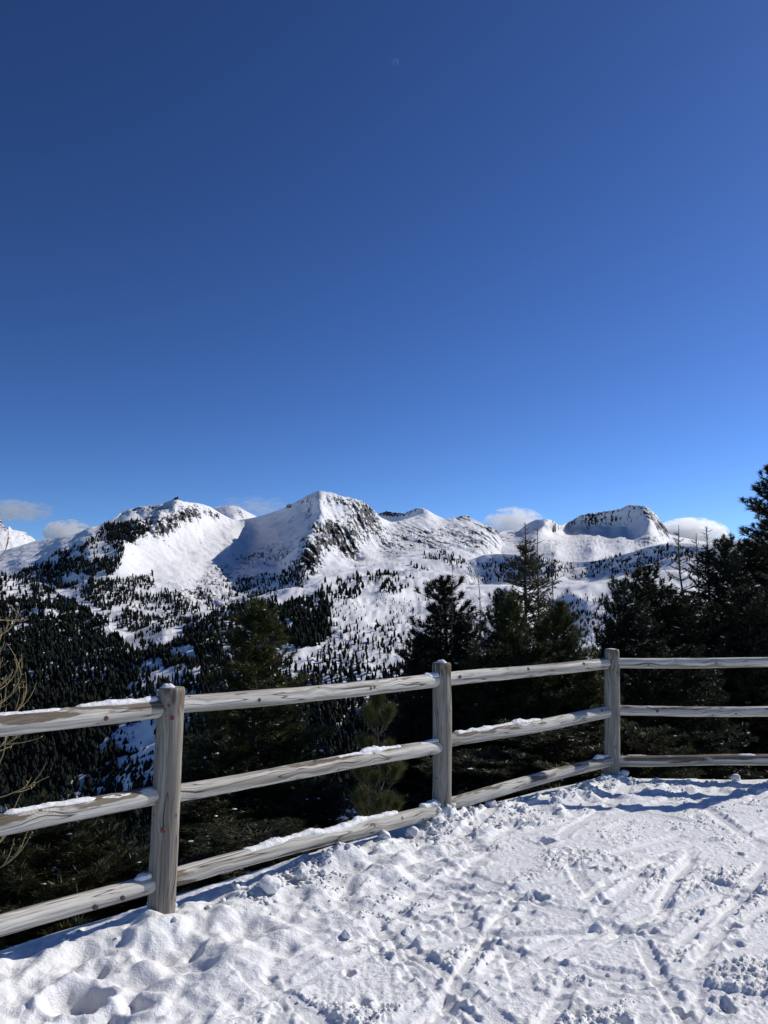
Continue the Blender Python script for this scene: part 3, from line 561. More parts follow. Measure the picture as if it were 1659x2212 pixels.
def conifer(seed, H, R, style):
    """unit conifer of height H, lower radius R -> (wood mesh, needle mesh, snow mesh)"""
    r = np.random.default_rng(seed); st = dict(style)
    paths = []; tp = []; ta = []
    nb = 14; zz = np.linspace(-0.25, H, nb); bend = np.cumsum(r.normal(0, 0.012*H/nb*3, (nb, 2)), 0)
    tr = np.column_stack([bend, zz]); rad = 0.011*st.get('tr', 1.0)*H*(1-np.clip(zz/H, 0, 1))**0.9 + 0.0035; paths.append((tr, rad))
    def trunk(z): return np.array([np.interp(z, zz, tr[:, 0]), np.interp(z, zz, tr[:, 1]), z])
    z = H*st.get('clear', 0.03)
    while z < H*0.985:
        t = z/H; dens = st['br']
        for b in range(dens):
            if r.random() < st.get('skip', 0.0): continue
            az = r.uniform(0, 6.283); prof = (1-t)**st['pow']*min(1, 0.55+t*3)
            L = max(R*prof*r.uniform(0.5, 1.25), st.get('lmin', 0.06)*min(1, H/3)); 
            if t > st.get('leader', 0.97): L *= 0.6
            el = st['el0'] + (st['el1']-st['el0'])*t + r.normal(0, 0.12)
            n = 6; s = np.linspace(0, 1, n); upc = st['curve']
            e = el + upc*s**1.3; da = r.normal(0, 0.25)*s
            step = L/(n-1); dx = np.cos(e)*np.cos(az+da); dy = np.cos(e)*np.sin(az+da); dzz = np.sin(e)
            p0 = trunk(z + r.uniform(-0.5, 0.5)*st['dz']); pts = p0 + np.concatenate([[np.zeros(3)], np.cumsum(np.stack([dx, dy, dzz], -1)[:-1]*step, 0)])
            r0 = min(0.010*L+0.003, 0.02)*st.get('thick', 1.0); paths.append((pts, r0*(1-0.75*s)))
            D = np.stack([dx, dy, dzz], -1)
            if t > st.get('bare', 2):
                if st.get('nn', 1) == 0:
                    for q2 in range(7):
                        i2 = int(r.integers(1, 5)); sg = r.choice([-1, 1])*r.uniform(0.5, 1.1); c_, s_ = math.cos(sg), math.sin(sg); dd = D[i2]
                        d2 = np.array([dd[0]*c_-dd[1]*s_, dd[0]*s_+dd[1]*c_, dd[2]+0.25]); l2 = L*r.uniform(0.15, 0.4); paths.append((np.array([pts[i2], pts[i2]+d2*l2*0.5, pts[i2]+(d2+[0, 0, 0.15])*l2]), r0*np.array([0.55, 0.45, 0.3])))
                continue
            # needles along the branch and on side shoots
            nt = max(2, int(L*st['tl'])); 
            for f in np.linspace(st['in'], 1.0, nt):
                q = np.array([np.interp(f, s, pts[:, k]) for k in range(3)]); dd = np.array([np.interp(f, s, D[:, k]) for k in range(3)])
                tp.append(q); ta.append(dd)
                sl_ = L*st['side']*(1.05-f)*r.uniform(0.6, 1.2) + st.get('smin', 0.04)
                for sg in (-1, 1):
                    if r.random() < st.get('sskip', 0.15): continue
                    ang = sg*r.uniform(0.6, 1.15); c_, s_ = math.cos(ang), math.sin(ang)
                    d2 = np.array([dd[0]*c_-dd[1]*s_, dd[0]*s_+dd[1]*c_, dd[2]+st['lift']+r.normal(0, 0.2)]); d2 /= np.linalg.norm(d2)
                    m = max(1, int(sl_/st['sp'])); e2 = q + d2*sl_
                    if sl_ > 0.11: paths.append((np.array([q, (q+e2)/2, e2]), np.array([0.003, 0.0025, 0.0015])+r0*0.1))
                    for k in range(m):
                        tp.append(q + d2*sl_*(k+1)/m); ta.append(d2 + r.normal(0, 0.12, 3))
        z += st['dz']*H/4.0*r.uniform(0.75, 1.25)*(1.15-0.45*t)
    tp.append(trunk(H)); ta.append(np.array([0, 0, 1.0]))
    if st.get('nn', 16) > 0 and st.get('bare', 2) > 0:
        tp = np.array(tp); ta = np.array(ta)
        nv = needles(tp, ta, st['nl'], st['nw'], st['nn'], st['spread'], r, st.get('along', 0.05))
    else: nv = None
    sv = None
    if st.get('snow', 0) > 0 and nv is not None:
        k = r.random(len(tp)) < st['snow']; 
        if k.any(): sv = blobs_mesh(tp[k] + np.array([0, 0, st['nl']*0.22]), st.get('ss', 0.028), r)
    return tubes(paths, 4), nv, sv
PINE = dict(br=8, pow=0.52, el0=-0.10, el1=0.60, curve=0.55, dz=0.16, tl=10, side=0.50, lift=0.35, sp=0.065, nl=0.080, nw=0.0085, nn=20, spread=(0.15, 1.15), snow=0.018, ss=0.022, **{'in': 0.25})
SPRUCE = dict(br=8, pow=0.70, el0=-0.30, el1=0.40, curve=0.40, dz=0.115, tl=13, side=0.52, lift=0.0, sp=0.05, nl=0.036, nw=0.0075, nn=18, spread=(0.5, 1.4), along=0.06, snow=0.008, ss=0.022, sskip=0.2, bare=0.93, leader=0.9, lmin=0.12, **{'in': 0.15})
SPARSE = dict(SPRUCE, br=4, dz=0.26, skip=0.15, bare=0.86, nn=14, sskip=0.35, lmin=0.16, thick=1.4, pow=0.6, tr=0.6)
LARCH = dict(SPRUCE, br=6, dz=0.15, nn=0, bare=-1, snow=0, el0=-0.1, el1=0.5, skip=0.1, thick=1.5, pow=0.7, lmin=0.12, tr=0.6)
def make_set(seed, H, R, style, m_needle, wm=M_BARK):
    (wv, wf), nv, sv = conifer(seed, H, R, style)
    out = {'trunk': mesh('trunk', wv, wf, wm, link=False)}
    if nv is not None:
        me = mesh('crown', nv[0], nv[1], m_needle, smooth_shade=False, link=False); attr(me, 'tint', nv[2]); out['crown'] = me
    if sv is not None: out['snow_pads'] = mesh('snow_pads', sv[0], sv[1], M_CRUMB, link=False)
    out['H'] = H; out['R'] = float(np.percentile(np.hypot(*((nv[0] if nv is not None else wv)[:, :2].T)), 96))
    return out
LIB = {
 'pine_a': make_set(1, 3.8, 0.80, dict(PINE, br=9, dz=0.135, nn=22), M_PINE), 'pine_b': make_set(2, 3.2, 0.85, PINE, M_SHRUB_SHADE), 'pine_d': make_set(3, 4.0, 0.95, dict(PINE, snow=0.028, nw=0.0105, ss=0.024), M_DARK),
 'pine_e': make_set(4, 4.6, 0.95, dict(PINE, pow=0.48, snow=0.026, nw=0.0105, ss=0.024), M_DARK), 'pine_tall': make_set(5, 6.6, 1.3, dict(PINE, br=7, dz=0.105, pow=0.62, nl=0.085, nw=0.0115, snow=0.02, ss=0.04), M_DARK),
 'spruce_a': make_set(6, 4.6, 0.95, SPRUCE, M_SPRUCE), 'spruce_b': make_set(7, 4.0, 0.65, SPARSE, M_SPRUCE), 'spruce_c': make_set(8, 4.6, 0.85, dict(SPRUCE, nw=0.010), M_DARK),
 'larch': make_set(9, 5.0, 0.75, LARCH, M_PINE), 'bush': make_set(10, 1.7, 0.80, dict(PINE, pow=0.45, dz=0.30, tl=11, snow=0.007, ss=0.016, el0=0.25), M_SHRUB_SHADE),
}
def near_tree(kind, name, px, tip, d, hw, label, cat='tree', group=None, rot=None):
    """hw: half width of the crown in frame units at that distance"""
    rx, rz = ray(px, tip); x = float(rx*d); ztip = CAMZ + float(rz*d); zb = ground_z(x, d) - 0.05
    S = LIB[kind]; s = (ztip-zb)/S['H']; w = 1.28*hw/FPX*d/S['R']
    e = empty(name, (x, d, zb), label=label, category=cat, group=group)
    e.scale = (w, w, s); e.rotation_euler = (0, 0, random.uniform(0, 6.28) if rot is None else rot)
    for part in ('trunk', 'crown', 'snow_pads'):
        if part in S:
            o = link_mesh(part, S[part], e)
            if part == 'snow_pads': o['label'] = 'small white snow pads on the branches'; o['kind'] = 'stuff'
    return e
T = near_tree
# left: the sunlit pine and what grows at its feet
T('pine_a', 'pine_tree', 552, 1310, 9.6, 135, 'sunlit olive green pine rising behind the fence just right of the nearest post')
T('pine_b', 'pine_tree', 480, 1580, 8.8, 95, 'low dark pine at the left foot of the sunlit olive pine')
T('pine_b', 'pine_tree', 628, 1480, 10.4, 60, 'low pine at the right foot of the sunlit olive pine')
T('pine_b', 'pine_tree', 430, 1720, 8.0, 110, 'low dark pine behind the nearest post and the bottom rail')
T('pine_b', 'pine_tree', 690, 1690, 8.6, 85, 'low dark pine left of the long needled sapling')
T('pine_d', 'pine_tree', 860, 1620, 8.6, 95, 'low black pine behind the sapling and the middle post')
T('bush', 'pine_shrub', 560, 1800, 7.2, 160, 'dark pine shrub under the middle rail right of the nearest post', 'shrub')
# middle group
T('pine_d', 'pine_tree', 962, 1254, 10.4, 118, 'dark snow dusted stone pine behind the middle post, spreading to the left')
T('pine_d', 'pine_tree', 905, 1375, 10.0, 75, 'short dark pine at the left edge of the middle group')
T('spruce_b', 'spruce_tree', 974, 1221, 10.0, 60, 'thin spruce tip standing inside the dark stone pine behind the middle post')
T('spruce_b', 'spruce_tree', 1047, 1240, 9.8, 60, 'young spruce with a bare leader shoot in the gap of the middle group')
T('pine_e', 'pine_tree', 1086, 1283, 11.0, 62, 'dark round topped pine just left of the tallest spruce')
T('spruce_a', 'spruce_tree', 1131, 1130, 11.0, 95, 'tallest spruce of the middle group with a long leader')
T('spruce_b', 'spruce_tree', 1152, 1146, 11.2, 75, 'second spruce leader standing just right of the tallest spruce')
T('spruce_b', 'spruce_tree', 1184, 1194, 10.6, 62, 'slender spruce at the right side of the tallest spruce')
T('pine_a', 'pine_tree', 1102, 1292, 9.9, 75, 'olive green pine in front of the tallest spruce')
T('pine_a', 'pine_tree', 1216, 1312, 9.8, 88, 'olive pine at the right edge of the middle group')
T('pine_b', 'pine_tree', 1150, 1385, 9.2, 100, 'bushy olive pine filling the foot of the middle group')
T('pine_b', 'pine_tree', 1040, 1400, 9.2, 95, 'bushy dark pine below the bare leader shoot')
T('pine_a', 'pine_tree', 1270, 1430, 9.2, 80, 'low olive pine just left of the fence corner post')
T('pine_d', 'pine_tree', 900, 1490, 9.2, 85, 'low black pine behind the rails left of the middle post')
T('pine_d', 'pine_tree', 925, 1430, 9.7, 80, 'dark pine stepping down on the left side behind the middle post')
T('pine_d', 'pine_tree', 1003, 1345, 10.1, 75, 'dark pine between the stone pine and the bare leader shoot')
T('pine_a', 'pine_tree', 1182, 1345, 10.2, 85, 'olive pine below the slender spruce')
T('pine_b', 'pine_tree', 1235, 1400, 9.6, 80, 'olive pine stepping down towards the fence corner')
T('bush', 'pine_shrub', 1060, 1640, 7.8, 150, 'dark olive shrub behind the bottom rail right of the middle post', 'shrub')
T('bush', 'pine_shrub', 1190, 1580, 8.2, 150, 'olive shrub behind the bottom rail halfway to the corner post', 'shrub')
# right group
T('pine_e', 'pine_tree', 1402, 1226, 12.5, 105, 'broad black stone pine behind the corner of the fence')
T('pine_e', 'pine_tree', 1343, 1256, 12.0, 70, 'narrow black pine at the left edge of the right hand group')
T('pine_d', 'pine_tree', 1318, 1345, 11.6, 62, 'lowest black pine on the left slope of the right hand group')
T('larch', 'larch_tree', 1484, 1132, 14.0, 75, 'bare leafless larch standing against the cloud')
T('larch', 'larch_tree', 1506, 1150, 14.6, 60, 'smaller bare larch just right of the leafless larch')
T('spruce_c', 'spruce_tree', 1524, 1140, 14.0, 100, 'dark pointed spruce between the bare larch and the tall pine')
T('pine_e', 'pine_tree', 1578, 1164, 13.5, 75, 'dark round topped pine between pointed spruce and the tallest pine')
T('pine_tall', 'pine_tree', 1666, 998, 15.0, 135, 'tallest black pine cut by the right edge of the picture')
T('pine_e', 'pine_tree', 1470, 1290, 12.2, 100, 'black pine below the bare larch')
T('pine_d', 'pine_tree', 1540, 1310, 12.6, 100, 'black snow flecked pine above the right hand top rail')
T('pine_e', 'pine_tree', 1630, 1270, 12.2, 105, 'black pine low in front of the tallest pine')
T('pine_e', 'pine_tree', 1372, 1310, 11.6, 80, 'black pine in front of the broad stone pine at the corner')
T('pine_d', 'pine_tree', 1440, 1275, 12.8, 90, 'black pine between the broad stone pine and the bare larch')
T('pine_d', 'pine_tree', 1590, 1335, 13.4, 90, 'black pine low before the round topped pine')
T('pine_d', 'pine_tree', 1410, 1390, 10.8, 105, 'black pine right behind the top rail next to the corner post')
T('pine_d', 'pine_tree', 1490, 1400, 10.8, 95, 'black pine behind the middle of the right hand top rail')
T('pine_d', 'pine_tree', 1610, 1410, 13.0, 100, 'black pine behind the right hand rails at the picture edge')
T('pine_e', 'pine_tree', 1640, 1175, 14.2, 105, 'black pine filling the space under the tallest pine')
T('pine_e', 'pine_tree', 1740, 1200, 13.0, 120, 'dark pine beyond the right edge with only some branches showing')
T('bush', 'pine_shrub', 1395, 1588, 8.2, 75, 'small olive pine shrub behind the bottom rail right of the corner post', 'shrub')
T('bush', 'pine_shrub', 1340, 1600, 8.4, 75, 'olive pine shrub half hidden by the corner post', 'shrub')
# bottom left
T('bush', 'pine_shrub', 150, 1772, 6.8, 130, 'dense olive pine shrub below the left middle rail', 'shrub')
T('bush', 'pine_shrub', 20, 1800, 6.4, 150, 'pine shrub at the left picture edge below the bare twigs', 'shrub')
T('bush', 'pine_shrub', 240, 1850, 7.2, 110, 'pine shrub just left of the nearest post below the rails', 'shrub')

# long-needled sapling close behind the rails
def sapling():
    r = np.random.default_rng(77); d = 6.0; base = at(818, 1880, d); top = at(815, 1482, d-0.05)
    e = empty('pine_sapling', tuple(base), label='small long needled pine sapling close behind the rails left of the middle post', category='tree')
    H = top[2]-base[2]; paths = []; tp = []; ta = []
    tz = np.linspace(-0.15, H, 8); tr = np.column_stack([np.sin(tz*4)*0.012, np.cos(tz*3)*0.01, tz]); paths.append((tr, 0.014*(1-tz/H*0.75)))
    for zf, n, L, el in ((0.10, 5, 0.34, 0.15), (0.22, 5, 0.32, 0.35), (0.40, 6, 0.30, 0.30), (0.55, 4, 0.22, 0.45), (0.72, 6, 0.22, 0.55), (0.86, 3, 0.10, 0.9)):
        for k in range(n):
            a = 6.283*k/n + r.uniform(-.35, .35) + zf*9; l = L*r.uniform(0.75, 1.15); s = np.linspace(0, 1, 6); ee = el+0.5*s
            pts = np.array([tr[0, 0], tr[0, 1], zf*H]) + np.column_stack([np.cos(a)*np.cos(ee)*l*s, np.sin(a)*np.cos(ee)*l*s, np.sin(ee)*l*s]); paths.append((pts, 0.006*(1-0.6*s)))
            dd = pts[-1]-pts[-3]
            for f in np.linspace(0.55, 1.0, 5): tp.append(pts[0]*(1-f)+pts[-1]*f); ta.append(dd)
            for sg in (-1, 1):
                c, q = math.cos(sg*0.7), math.sin(sg*0.7); d2 = np.array([dd[0]*c-dd[1]*q, dd[0]*q+dd[1]*c, dd[2]+0.03]); d2 /= np.linalg.norm(d2)
                m0 = pts[3]; m1 = m0+d2*l*0.45; paths.append((np.array([m0, (m0+m1)/2, m1]), np.array([.004, .0035, .003])))
                for f in (0.5, 0.75, 1.0): tp.append(m0+(m1-m0)*f); ta.append(d2)
    for f in np.linspace(0.86, 1.0, 6): tp.append(np.array([tr[-1, 0], tr[-1, 1], H*f])); ta.append(np.array([0, 0, 1.0]))
    wv, wf = tubes(paths, 6); mesh('trunk', wv, wf, M_BARK, e)
    nv = needles(np.array(tp), np.array(ta), 0.088, 0.0036, 46, (0.12, 0.95), r, 0.05); o = mesh('crown', nv[0], nv[1], M_PINE, e, smooth_shade=False); attr(o.data, 'tint', np.clip(nv[2]+0.2, 0, 1))
sapling()

# bare larch shrub at the left edge
def larch_shrub(px, py, d, n, reach, label, seed):
    r = np.random.default_rng(seed); b = at(px, py, d); gz = ground_z(b[0], b[1]); e = empty('larch_shrub', (b[0], b[1], gz), label=label, category='shrub'); h0 = b[2]-gz
    paths = [(np.array([[0, 0, -0.2], [0.02, 0, h0*0.5], [0, 0.02, h0*1.0], [0.03, 0, h0+0.5], [0.0, 0.0, h0+1.1]]), np.array([0.03, 0.026, 0.02, 0.012, 0.005]))]
    for k in range(n):
        z0 = h0 + r.uniform(-0.45, 1.0); a = r.uniform(-1.2, 1.2); L = reach*r.uniform(0.45, 1.1)*(1.15-0.5*max(0, (z0-h0)/1.0)); m = 12; s = np.linspace(0, 1, m)
        el = r.uniform(-0.5, 0.35) + r.uniform(0.6, 2.0)*s; aa = a + r.normal(0, 0.5)*s + np.cumsum(r.normal(0, 0.10, m)); el = el + np.cumsum(r.normal(0, 0.09, m))
        step = L/(m-1); D = np.column_stack([np.cos(el)*np.cos(aa), np.cos(el)*np.sin(aa), np.sin(el)])
        pts = np.array([0, 0, z0]) + np.concatenate([[np.zeros(3)], np.cumsum(D[:-1]*step, 0)]); paths.append((pts, 0.0040*(1-0.7*s)+0.0008))
        for q in range(int(r.integers(2, 6))):
            i = int(r.integers(3, m-2)); l2 = L*r.uniform(0.15, 0.45); ax = aa[i]+r.uniform(-0.9, 0.9); s2 = np.linspace(0, 1, 6); e2 = el[i]+r.uniform(-0.5, 0.4)+r.uniform(0.2, 1.2)*s2
            D2 = np.column_stack([np.cos(e2)*np.cos(ax), np.cos(e2)*np.sin(ax), np.sin(e2)]); p2 = pts[i]+np.concatenate([[np.zeros(3)], np.cumsum(D2[:-1]*l2/5, 0)]); paths.append((p2, 0.0028*(1-0.7*s2)+0.0006))
            for t_ in range(4): 
                pp = p2[int(r.integers(1, 6))]; paths.append((np.array([pp, pp+r.normal(0, 0.006, 3)]), np.array([0.0035, 0.002])))
    v, f = tubes(paths, 5); mesh('branches', v, f, M_TWIG, e)
larch_shrub(-62, 1580, 4.9, 15, 0.50, 'bare yellow larch twigs reaching in from the left edge above the rails', 5)
larch_shrub(-70, 1745, 4.7, 17, 0.56, 'tangle of bare larch twigs at the left edge between the rails', 6)

# ------------------------------------------------------------------ fence
FENCE = empty('wooden_fence', (P2[0], P2[1], 0), label='weathered grey round timber fence with three rails along the snow edge', category='fence')
def world_child(o): o.matrix_parent_inverse = Matrix.Translation(-Vector(FENCE.location))
def log(name, A, B, r0, r1, seed, wet_fn=None, top_cut=False, seg=40, bow=0.006, flare=0.0):
    """round timber from A to B; local X runs along it"""
    r = np.random.default_rng(seed); A = np.asarray(A, float); B = np.asarray(B, float); L = np.linalg.norm(B-A); X = (B-A)/L
    up = np.array([0, 0, 1.0]) if abs(X[2]) < 0.9 else np.array([0, -1.0, 0]); Y = np.cross(up, X); Y /= np.linalg.norm(Y); Z = np.cross(X, Y)
    n = max(8, int(L/0.012)); s = np.linspace(0, 1, n); an = np.arange(seg+1)*2*math.pi/seg
    S, AN = np.meshgrid(s, an, indexing='ij'); rad = r0+(r1-r0)*S
    o1 = r.uniform(0, 90, 4); nx = np.cos(AN)*1.5; ny = np.sin(AN)*1.5
    rad = rad*(1 + 0.075*fbm(S*L*2.2+o1[0]+nx, ny+o1[1], 3) + 0.030*fbm(S*L*9+o1[2]+2*nx, 2*ny, 2))
    if top_cut:
        e = smooth(1.0, 1.0-0.02/L, S); rad = rad*(0.90+0.10*e)
    bx = bow*np.sin(S*math.pi*r.uniform(1, 2.2)+o1[3]); P = np.stack([S*L, rad*np.cos(AN)+bx, rad*np.sin(AN)+bx*0.7], -1)
    F = gridfaces(n, seg+1); V = P.reshape(-1, 3); faces = [tuple(f) for f in F]
    me = bpy.data.meshes.new(name); nv = len(V); caps = []
    V = np.concatenate([V, [[0, bx[0, 0], bx[0, 0]*0.7], [L, bx[-1, 0], bx[-1, 0]*0.7]]])
    for j in range(seg):
        faces.append((nv, j+1, j)); faces.append((nv+1, (n-1)*(seg+1)+j, (n-1)*(seg+1)+j+1))
    me.from_pydata(V.tolist(), [], faces); me.polygons.foreach_set('use_smooth', [True]*(n-1)*seg + [False]*2*seg)
    uvl = me.uv_layers.new(name='UVMap'); li = np.empty(len(me.loops), np.int32); me.loops.foreach_get('vertex_index', li)
    U = np.concatenate([np.stack([S*L, AN*r0], -1).reshape(-1, 2), [[0, 0], [L, 0]]]); UV = U[li]
    ct = (n-1)*seg*4; UV[ct:] = V[li[ct:]][:, 1:]*1.0 + 5.0
    uvl.data.foreach_set('uv', UV.astype(np.float32).ravel())
    wet = np.zeros(len(V)); 
    if wet_fn is not None: wet[:nv] = wet_fn(S*L, np.sin(AN), AN).ravel()
    attr(me, 'wet', wet)
    me.materials.append(M_POST if name == 'post' else M_WOOD); o = bpy.data.objects.new(name, me); COL.objects.link(o)
    M = Matrix(((X[0], Y[0], Z[0], A[0]), (X[1], Y[1], Z[1], A[1]), (X[2], Y[2], Z[2], A[2]), (0, 0, 0, 1)))
    o.parent = FENCE; world_child(o); o.matrix_basis = M
    o['mid'] = [float(v) for v in P[:, :, :].mean(axis=(0, 1))]
    del o['mid']
    return o, A, B
def post_pts(pb, px_top, py_top, deep=0.55):
    d = pb[1]; top = at(px_top, py_top, d); base = np.array([pb[0], pb[1], 0.0]); v = top-base
    return base - v*deep/np.linalg.norm(v), top
def stain(S, sn, AN): return np.where(S > S.max()-0.16, 0.42, 0.0)*smooth(S.max()-0.20, S.max()-0.02, S)*1.35
RP = 0.066
posts = {}
for nm, pb, tx, ty, rad, sd in (('p1', P1, 374, 1484, 0.066, 1), ('p2', P2, 955.5, 1431, 0.067, 2), ('p3', P3, 1321, 1402, 0.064, 3)):
    a, b = post_pts(pb, tx, ty); o, a, b = log('post', a, b, rad*1.03, rad, sd, stain, True); posts[nm] = (a, b, rad)
for nm, pb, sd in (('p0', P0, 4), ('p4', P4, 5)):
    a = np.array([pb[0], pb[1], -0.5]); b = np.array([pb[0], pb[1], 1.14]); log('post', a, b, 0.067, 0.065, sd, stain, True); posts[nm] = (a, b, 0.066)
def plane_pt(px, py, a, b):
    """point of the vertical plane through ground points a, b seen at (px, py)"""
    n = np.array([-(b-a)[1], (b-a)[0]]); rx, rz = ray(px, py); d = (n @ a)/(n[0]*rx+n[1]); return np.array([rx*d, d, CAMZ+rz*d])
def rail(a, b, q0, q1, r0, r1, seed, wet=None, ext=0.0):
    A = plane_pt(*q0, a, b); B = plane_pt(*q1, a, b); u = (B-A); ab = (b-a)
    ta = ((a-A[:2]) @ ab)/(u[:2] @ ab); tb = ((b-A[:2]) @ ab)/(u[:2] @ ab)      # run on to both post centres
    return log('rail', A+u*ta, A+u*tb, r0*0.95, r1*0.95, seed, wet)
def wet_top(lo, hi, amt=0.8, cut=0.15):
    def f(S, sn, AN): return amt*smooth(cut-0.3, cut+0.35, sn)*smooth(lo, lo+0.15, S)*smooth(hi, hi-0.15, S)
    return f
def wet_end(w, amt=0.9):
    def f(S, sn, AN): return amt*smooth(w*1.25, w*0.25, S + 0.05*sn)
    return f
R_ = {}
R_['l_top'] = rail(P0, P1, (0, 1564), (352, 1530), 0.049, 0.050, 11, wet_top(0.0, 2.35, 0.72, 0.05))
R_['l_mid'] = rail(P0, P1, (0, 1782), (340, 1720), 0.047, 0.048, 12, wet_top(0.0, 2.1, 0.66, 0.15))
R_['l_bot'] = rail(P0, P1, (0, 2001), (330, 1912), 0.049, 0.045, 13, wet_top(0.0, 2.3, 0.34, 0.2))
R_['c_top'] = rail(P1, P2, (403, 1523), (940, 1471), 0.047, 0.050, 14, wet_top(0.0, 2.3, 0.22, 0.3))
R_['c_mid'] = rail(P1, P2, (395, 1709), (940, 1614), 0.045, 0.051, 15, wet_top(0.7, 1.9, 0.55, 0.55))
R_['c_bot'] = rail(P1, P2, (386, 1893), (940, 1749), 0.047, 0.052, 16, wet_end(0.22))
R_['d_top'] = rail(P2, P3, (978, 1467), (1300, 1433), 0.052, 0.048, 17, wet_top(0.0, 2.3, 0.24, -0.3))
R_['d_mid'] = rail(P2, P3, (978, 1599), (1310, 1540), 0.051, 0.052, 18, wet_top(0.0, 1.2, 0.7, 0.2))
R_['d_bot'] = rail(P2, P3, (978, 1735), (1312, 1644), 0.050, 0.050, 19, wet_top(0.0, 2.0, 0.42, -0.2))
R_['r_top'] = rail(P3, P4, (1345, 1432), (1659, 1431), 0.046, 0.047, 20, wet_top(0, 2, 0.35, 0.5))
R_['r_mid'] = rail(P3, P4, (1345, 1535), (1659, 1537), 0.046, 0.047, 22, wet_top(0, 2, 0.55, 0.4))
R_['r_bot'] = rail(P3, P4, (1345, 1643), (1659, 1642), 0.048, 0.049, 23, wet_top(0, 2, 0.85, 0.1))
# stubs of rails carrying on past the two end posts are out of the picture and left out

def cap(name, P, N, r, t, mat, parent=FENCE, label=None):
    """small domed disc on a surface point with outward normal"""
    N = Vector(N).normalized(); prof = [(0.35, 1.0), (0.42, 0.85), (0.62, 0.85), (0.70, 1.0), (0.92, 0.95), (1.0, 0.6), (1.0, -0.8)]; seg = 20; V = [(0, 0, t*0.95)]
    for q, hgt in prof: V += [(r*q*math.cos(6.2832*k/seg), r*q*math.sin(6.2832*k/seg), t*hgt) for k in range(seg)]
    F = [(0, 1+k, 1+(k+1) % seg) for k in range(seg)]
    for j in range(len(prof)-1): 
        for k in range(seg): a = 1+j*seg+k; b = 1+j*seg+(k+1) % seg; F.append((a, a+seg, b+seg)); F.append((a, b+seg, b))
    o = mesh(name, V, F, mat, parent); world_child(o)
    o.matrix_basis = Matrix.Translation(Vector(P)) @ N.to_track_quat('Z', 'Y').to_matrix().to_4x4()
    if label: o['label'] = label
    return o
def surf_on(A, B, r, px, py):
    """where the sight line through (px, py) meets the timber A-B"""
    rx, rz = ray(px, py); d = Vector((float(rx), 1.0, float(rz))).normalized(); o = Vector((0, 0, CAMZ)); a = Vector(A); u = (Vector(B)-a).normalized()
    w = o-a; D = d-u*d.dot(u); Wp = w-u*w.dot(u); qa = D.dot(D); qb = 2*D.dot(Wp); qc = Wp.dot(Wp)-r*r; disc = qb*qb-4*qa*qc
    t = (-qb-math.sqrt(max(disc, 0)))/(2*qa); P = o+d*t; c = a+u*(P-a).dot(u); return P, (P-c).normalized()
for key, px, py in (('l_top', 228, 1551),):
    _, A, B = R_[key]; P, N = surf_on(A, B, 0.0475, px, py); cap('bolt_cap', P, N, 0.0125, 0.008, M_BOLT, label='rust red round bolt cap on the left top rail')
for px, py, lab in ((372, 1550, 'rust red bolt cap high on the nearest post'), (352.5, 1793, 'rust red bolt cap low on the nearest post')):
    A, B, r = posts['p1']; P, N = surf_on(A, B, r+0.001, px, py); cap('bolt_cap', P, N, 0.0125, 0.008, M_BOLT, label=lab)
for key, px, py, rr in (('d_top', 994, 1462, 0.012), ('d_top', 1141, 1445, 0.013), ('d_top', 1261, 1434, 0.014), ('d_mid', 1300, 1535, 0.012), ('c_top', 560, 1512, 0.010), ('c_top', 800, 1487, 0.011), ('c_top', 808, 1484, 0.010), ('r_mid', 1420, 1536, 0.012), ('c_bot', 868, 1768, 0.012), ('l_bot', 265, 1940, 0.011), ('l_bot', 206, 1960, 0.013)):
    _, A, B = R_[key]; P, N = surf_on(A, B, 0.0465, px, py); cap('knot', P, N, rr, 0.006, M_KNOT)

